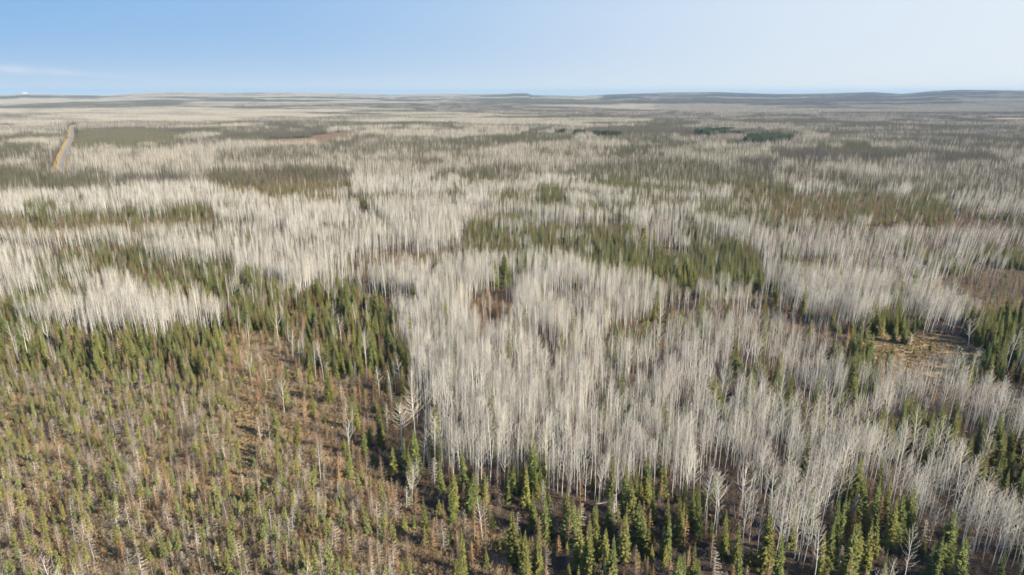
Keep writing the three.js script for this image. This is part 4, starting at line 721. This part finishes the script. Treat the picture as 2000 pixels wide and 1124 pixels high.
const FAR = {
  aspen: list(5, () => aspen(R0, { H: 14 + 4 * R0(), base: 0.45 + 0.12 * R0(), R: 1.6, limbs: 13, twigs: 2, rad: 0.13, sides: 3, segs: 2, twigR: 0.045, limbR: 0.065, bark: FARBARK, twig: FARTWIG })),
  dull: list(5, () => aspen(R0, { H: 13 + 4 * R0(), base: 0.3 + 0.15 * R0(), R: 2.1, limbs: 9, twigs: 1, rad: 0.16, sides: 3, segs: 2, twigR: 0.06, limbR: 0.09, bark: [0.17, 0.148, 0.13], twig: [0.12, 0.1, 0.09] })),
  spruce: list(4, () => spruce(R0, { H: 9 + 5 * R0(), R: 1.5 + 0.6 * R0(), tier: 1.5, boughs: 5, detail: 1, light: [0.1, 0.11, 0.03], dark: [0.014, 0.022, 0.011] })),
  bog: list(4, () => spruce(R0, { H: 5 + 4 * R0(), R: 1.0, tier: 1.3, boughs: 4, detail: 1, light: [0.13, 0.135, 0.036], dark: [0.03, 0.04, 0.015] })),
  larch: list(4, () => larch(R0, { H: 7 + 5 * R0(), R: 1.5, n: 16, twigs: 1, br: 0.09, tr: 0.07, col: [0.22, 0.135, 0.075] })),
  grey: list(4, () => larch(R0, { H: 8 + 5 * R0(), R: 1.7, n: 16, twigs: 1, br: 0.09, tr: 0.07, col: [0.085, 0.064, 0.056], stem: [0.14, 0.12, 0.11], shape: 0.5 })),
  pine: list(3, () => pine(R0, { H: 15 + 3 * R0(), R: 3.8, n: 12, blades: 5, size: 2.6 })),
};
const FARSPEC = {
  aspens: { aspen: { n: 0.07, m: FAR.aspen }, grey: { n: 0.006, m: FAR.grey }, spruce: { n: 0.0055, m: FAR.spruce } },
  palerAspens: { aspen: { n: 0.036, m: FAR.aspen }, dull: { n: 0.04, m: FAR.dull }, grey: { n: 0.01, m: FAR.grey }, spruce: { n: 0.004, m: FAR.spruce } },
  brokenAspens: { aspen: { n: 0.022, m: FAR.aspen }, dull: { n: 0.018, m: FAR.dull }, larch: { n: 0.016, m: FAR.larch }, spruce: { n: 0.006, m: FAR.spruce } },
  mixed: { aspen: { n: 0.02, m: FAR.aspen }, spruce: { n: 0.034, m: FAR.spruce }, larch: { n: 0.016, m: FAR.larch }, grey: { n: 0.01, m: FAR.grey } },
  mixedConifers: { spruce: { n: 0.05, m: FAR.spruce }, larch: { n: 0.025, m: FAR.larch }, aspen: { n: 0.006, m: FAR.aspen } },
  conifers: { spruce: { n: 0.07, m: FAR.spruce }, larch: { n: 0.01, m: FAR.larch } },
  larchStrip: { larch: { n: 0.05, m: FAR.larch }, spruce: { n: 0.018, m: FAR.spruce } },
  swamp: { grey: { n: 0.05, m: FAR.grey }, dull: { n: 0.02, m: FAR.dull }, spruce: { n: 0.006, m: FAR.spruce } },
  blackSpruces: { bog: { n: 0.13, m: FAR.bog } }, pines: { pine: { n: 0.026, m: FAR.pine }, aspen: { n: 0.012, m: FAR.aspen }, spruce: { n: 0.01, m: FAR.spruce } },
  thicket: { grey: { n: 0.02, m: FAR.grey } }, heath: {}, open: {}, meadow: {}, clearing: {},
};
const farSets = new Map();
function farRing(from, to, size, variants, thin) {
  for (let iz = Math.floor(-to / size); iz * size < -from * 0.6; iz++) for (let ix = Math.floor((-0.86 * to) / size); ix * size < 0.86 * to; ix++) {
    const x = (ix + 0.5) * size, z = (iz + 0.5) * size, d = Math.hypot(x, z);
    if (d < from || d >= to || Math.abs(x) > 0.82 * -z + 110) continue;
    const cx = x + (hash(ix, iz, 41) - 0.5) * size * 0.5, cz = z + (hash(ix, iz, 42) - 0.5) * size * 0.5, k = cover(cx, cz);
    if (inField(x, z) || inField(x, z - size * 0.4) || inField(x, z + size * 0.4)) continue;
    if (d < 6500 && x < -300 && roadDist(x, z) < 8 + size * 0.45) continue;
    if (!FARSPEC[k] || !Object.keys(FARSPEC[k]).length) continue;
    const key = size + k; if (!farSets.has(key)) farSets.set(key, { size, k, variants, thin, e: [] });
    farSets.get(key).e.push({ x, z, s: 0.93 + 0.14 * hash(ix, iz, 43), t: Math.floor(hash(ix, iz, 44) * 4) * 1.5708, v: hash(ix, iz, 45), a: hash(ix, iz, 46), b: hash(ix, iz, 47), tilt: 0, k });
  }
}
farRing(MID_END, 2000, 16, 6, 1);
farRing(2000, 5000, 26, 4, 1);
farRing(5000, 17500, 84, 3, 0.55);
const FARNAME = { aspens: 'aspen_woodland', palerAspens: 'aspen_woodland', brokenAspens: 'aspen_woodland', mixed: 'mixed_woodland', mixedConifers: 'conifer_woodland', conifers: 'conifer_woodland', larchStrip: 'tamarack_woodland', swamp: 'tamarack_woodland', blackSpruces: 'spruce_woodland', pines: 'pine_woodland', thicket: 'tamarack_woodland' };
const FARLABEL = {
  aspen_woodland: ['pale bare aspen woodland covering the far plain to the hills', 'woodland'], mixed_woodland: ['far woodland of pale aspens speckled with dark spruces', 'woodland'], conifer_woodland: ['dark green conifer belts between the far pale aspens', 'woodland'],
  tamarack_woodland: ['brown leafless tamarack swamp in far bands below the hills', 'woodland'], spruce_woodland: ['dense olive green block of short spruces beside the road', 'woodland'], pine_woodland: ['dark rounded pine groves standing out above the far woods', 'woodland'],
};
// spruces that stand up singly and in files out of the far woods
const spires = [];
{
  const cell = 13;
  for (let iz = 0; iz * cell < 2900; iz++) {
    const z0 = -600 - iz * cell, half = 0.8 * -z0 + 60;
    for (let ix = Math.floor(-half / cell); ix * cell < half; ix++) {
      const x = (ix + hash(ix, iz, 61)) * cell, z = z0 - hash(ix, iz, 62) * cell, d = Math.hypot(x, z);
      if (d < MID_END || d > 3300 || (x < -300 && roadDist(x, z) < 9)) continue;
      const n = fbm(x / 70, z / 45, 511, 3), p = smooth(0.47, 0.66, n) * 0.95 + 0.03;
      if (hash(ix, iz, 63) > p) continue;
      const k = cover(x, z); if (k === 'open' || k === 'heath' || k === 'blackSpruces' || k === 'pines' || inField(x, z)) continue;
      spires.push({ x, z, s: 0.95 + 0.65 * hash(ix, iz, 64), wide: 1.15, t: hash(ix, iz, 65) * 6.28, v: hash(ix, iz, 66), a: hash(ix, iz, 67) * 0.7, b: hash(ix, iz, 68) });
    }
  }
}
const groups = new Map([['conifer_woodland', [['spruce_tree', list(4, () => spruce(R0, { H: 10 + 4 * R0(), R: 1.7 + 0.6 * R0(), tier: 0.9, boughs: 6, detail: 1, light: [0.12, 0.13, 0.034], dark: [0.014, 0.022, 0.01] })).map((m) => mergeGeometries([m.trunk.geo(), m.crown.geo()])), spires, T.green]]]]);
for (const { size, k, variants, thin, e } of farSets.values()) {
  const name = FARNAME[k]; if (!groups.has(name)) groups.set(name, []);
  const spec = {}; for (const s in FARSPEC[k]) spec[s] = { n: FARSPEC[k][s].n * thin, m: FARSPEC[k][s].m };
  const geos = list(variants, () => patch(R0, size, spec));
  groups.get(name).push([name + '_patch', geos, e, /ines|nifers|Spruces/.test(k) ? (q) => mul([1, 1, 1], 0.85 + 0.3 * q.a) : (q) => mul([1, 1, 1], 0.9 + 0.2 * q.a)]);
}
for (const [name, s] of groups) mass(name, ...FARLABEL[name], s);

renderer.render(scene, camera);
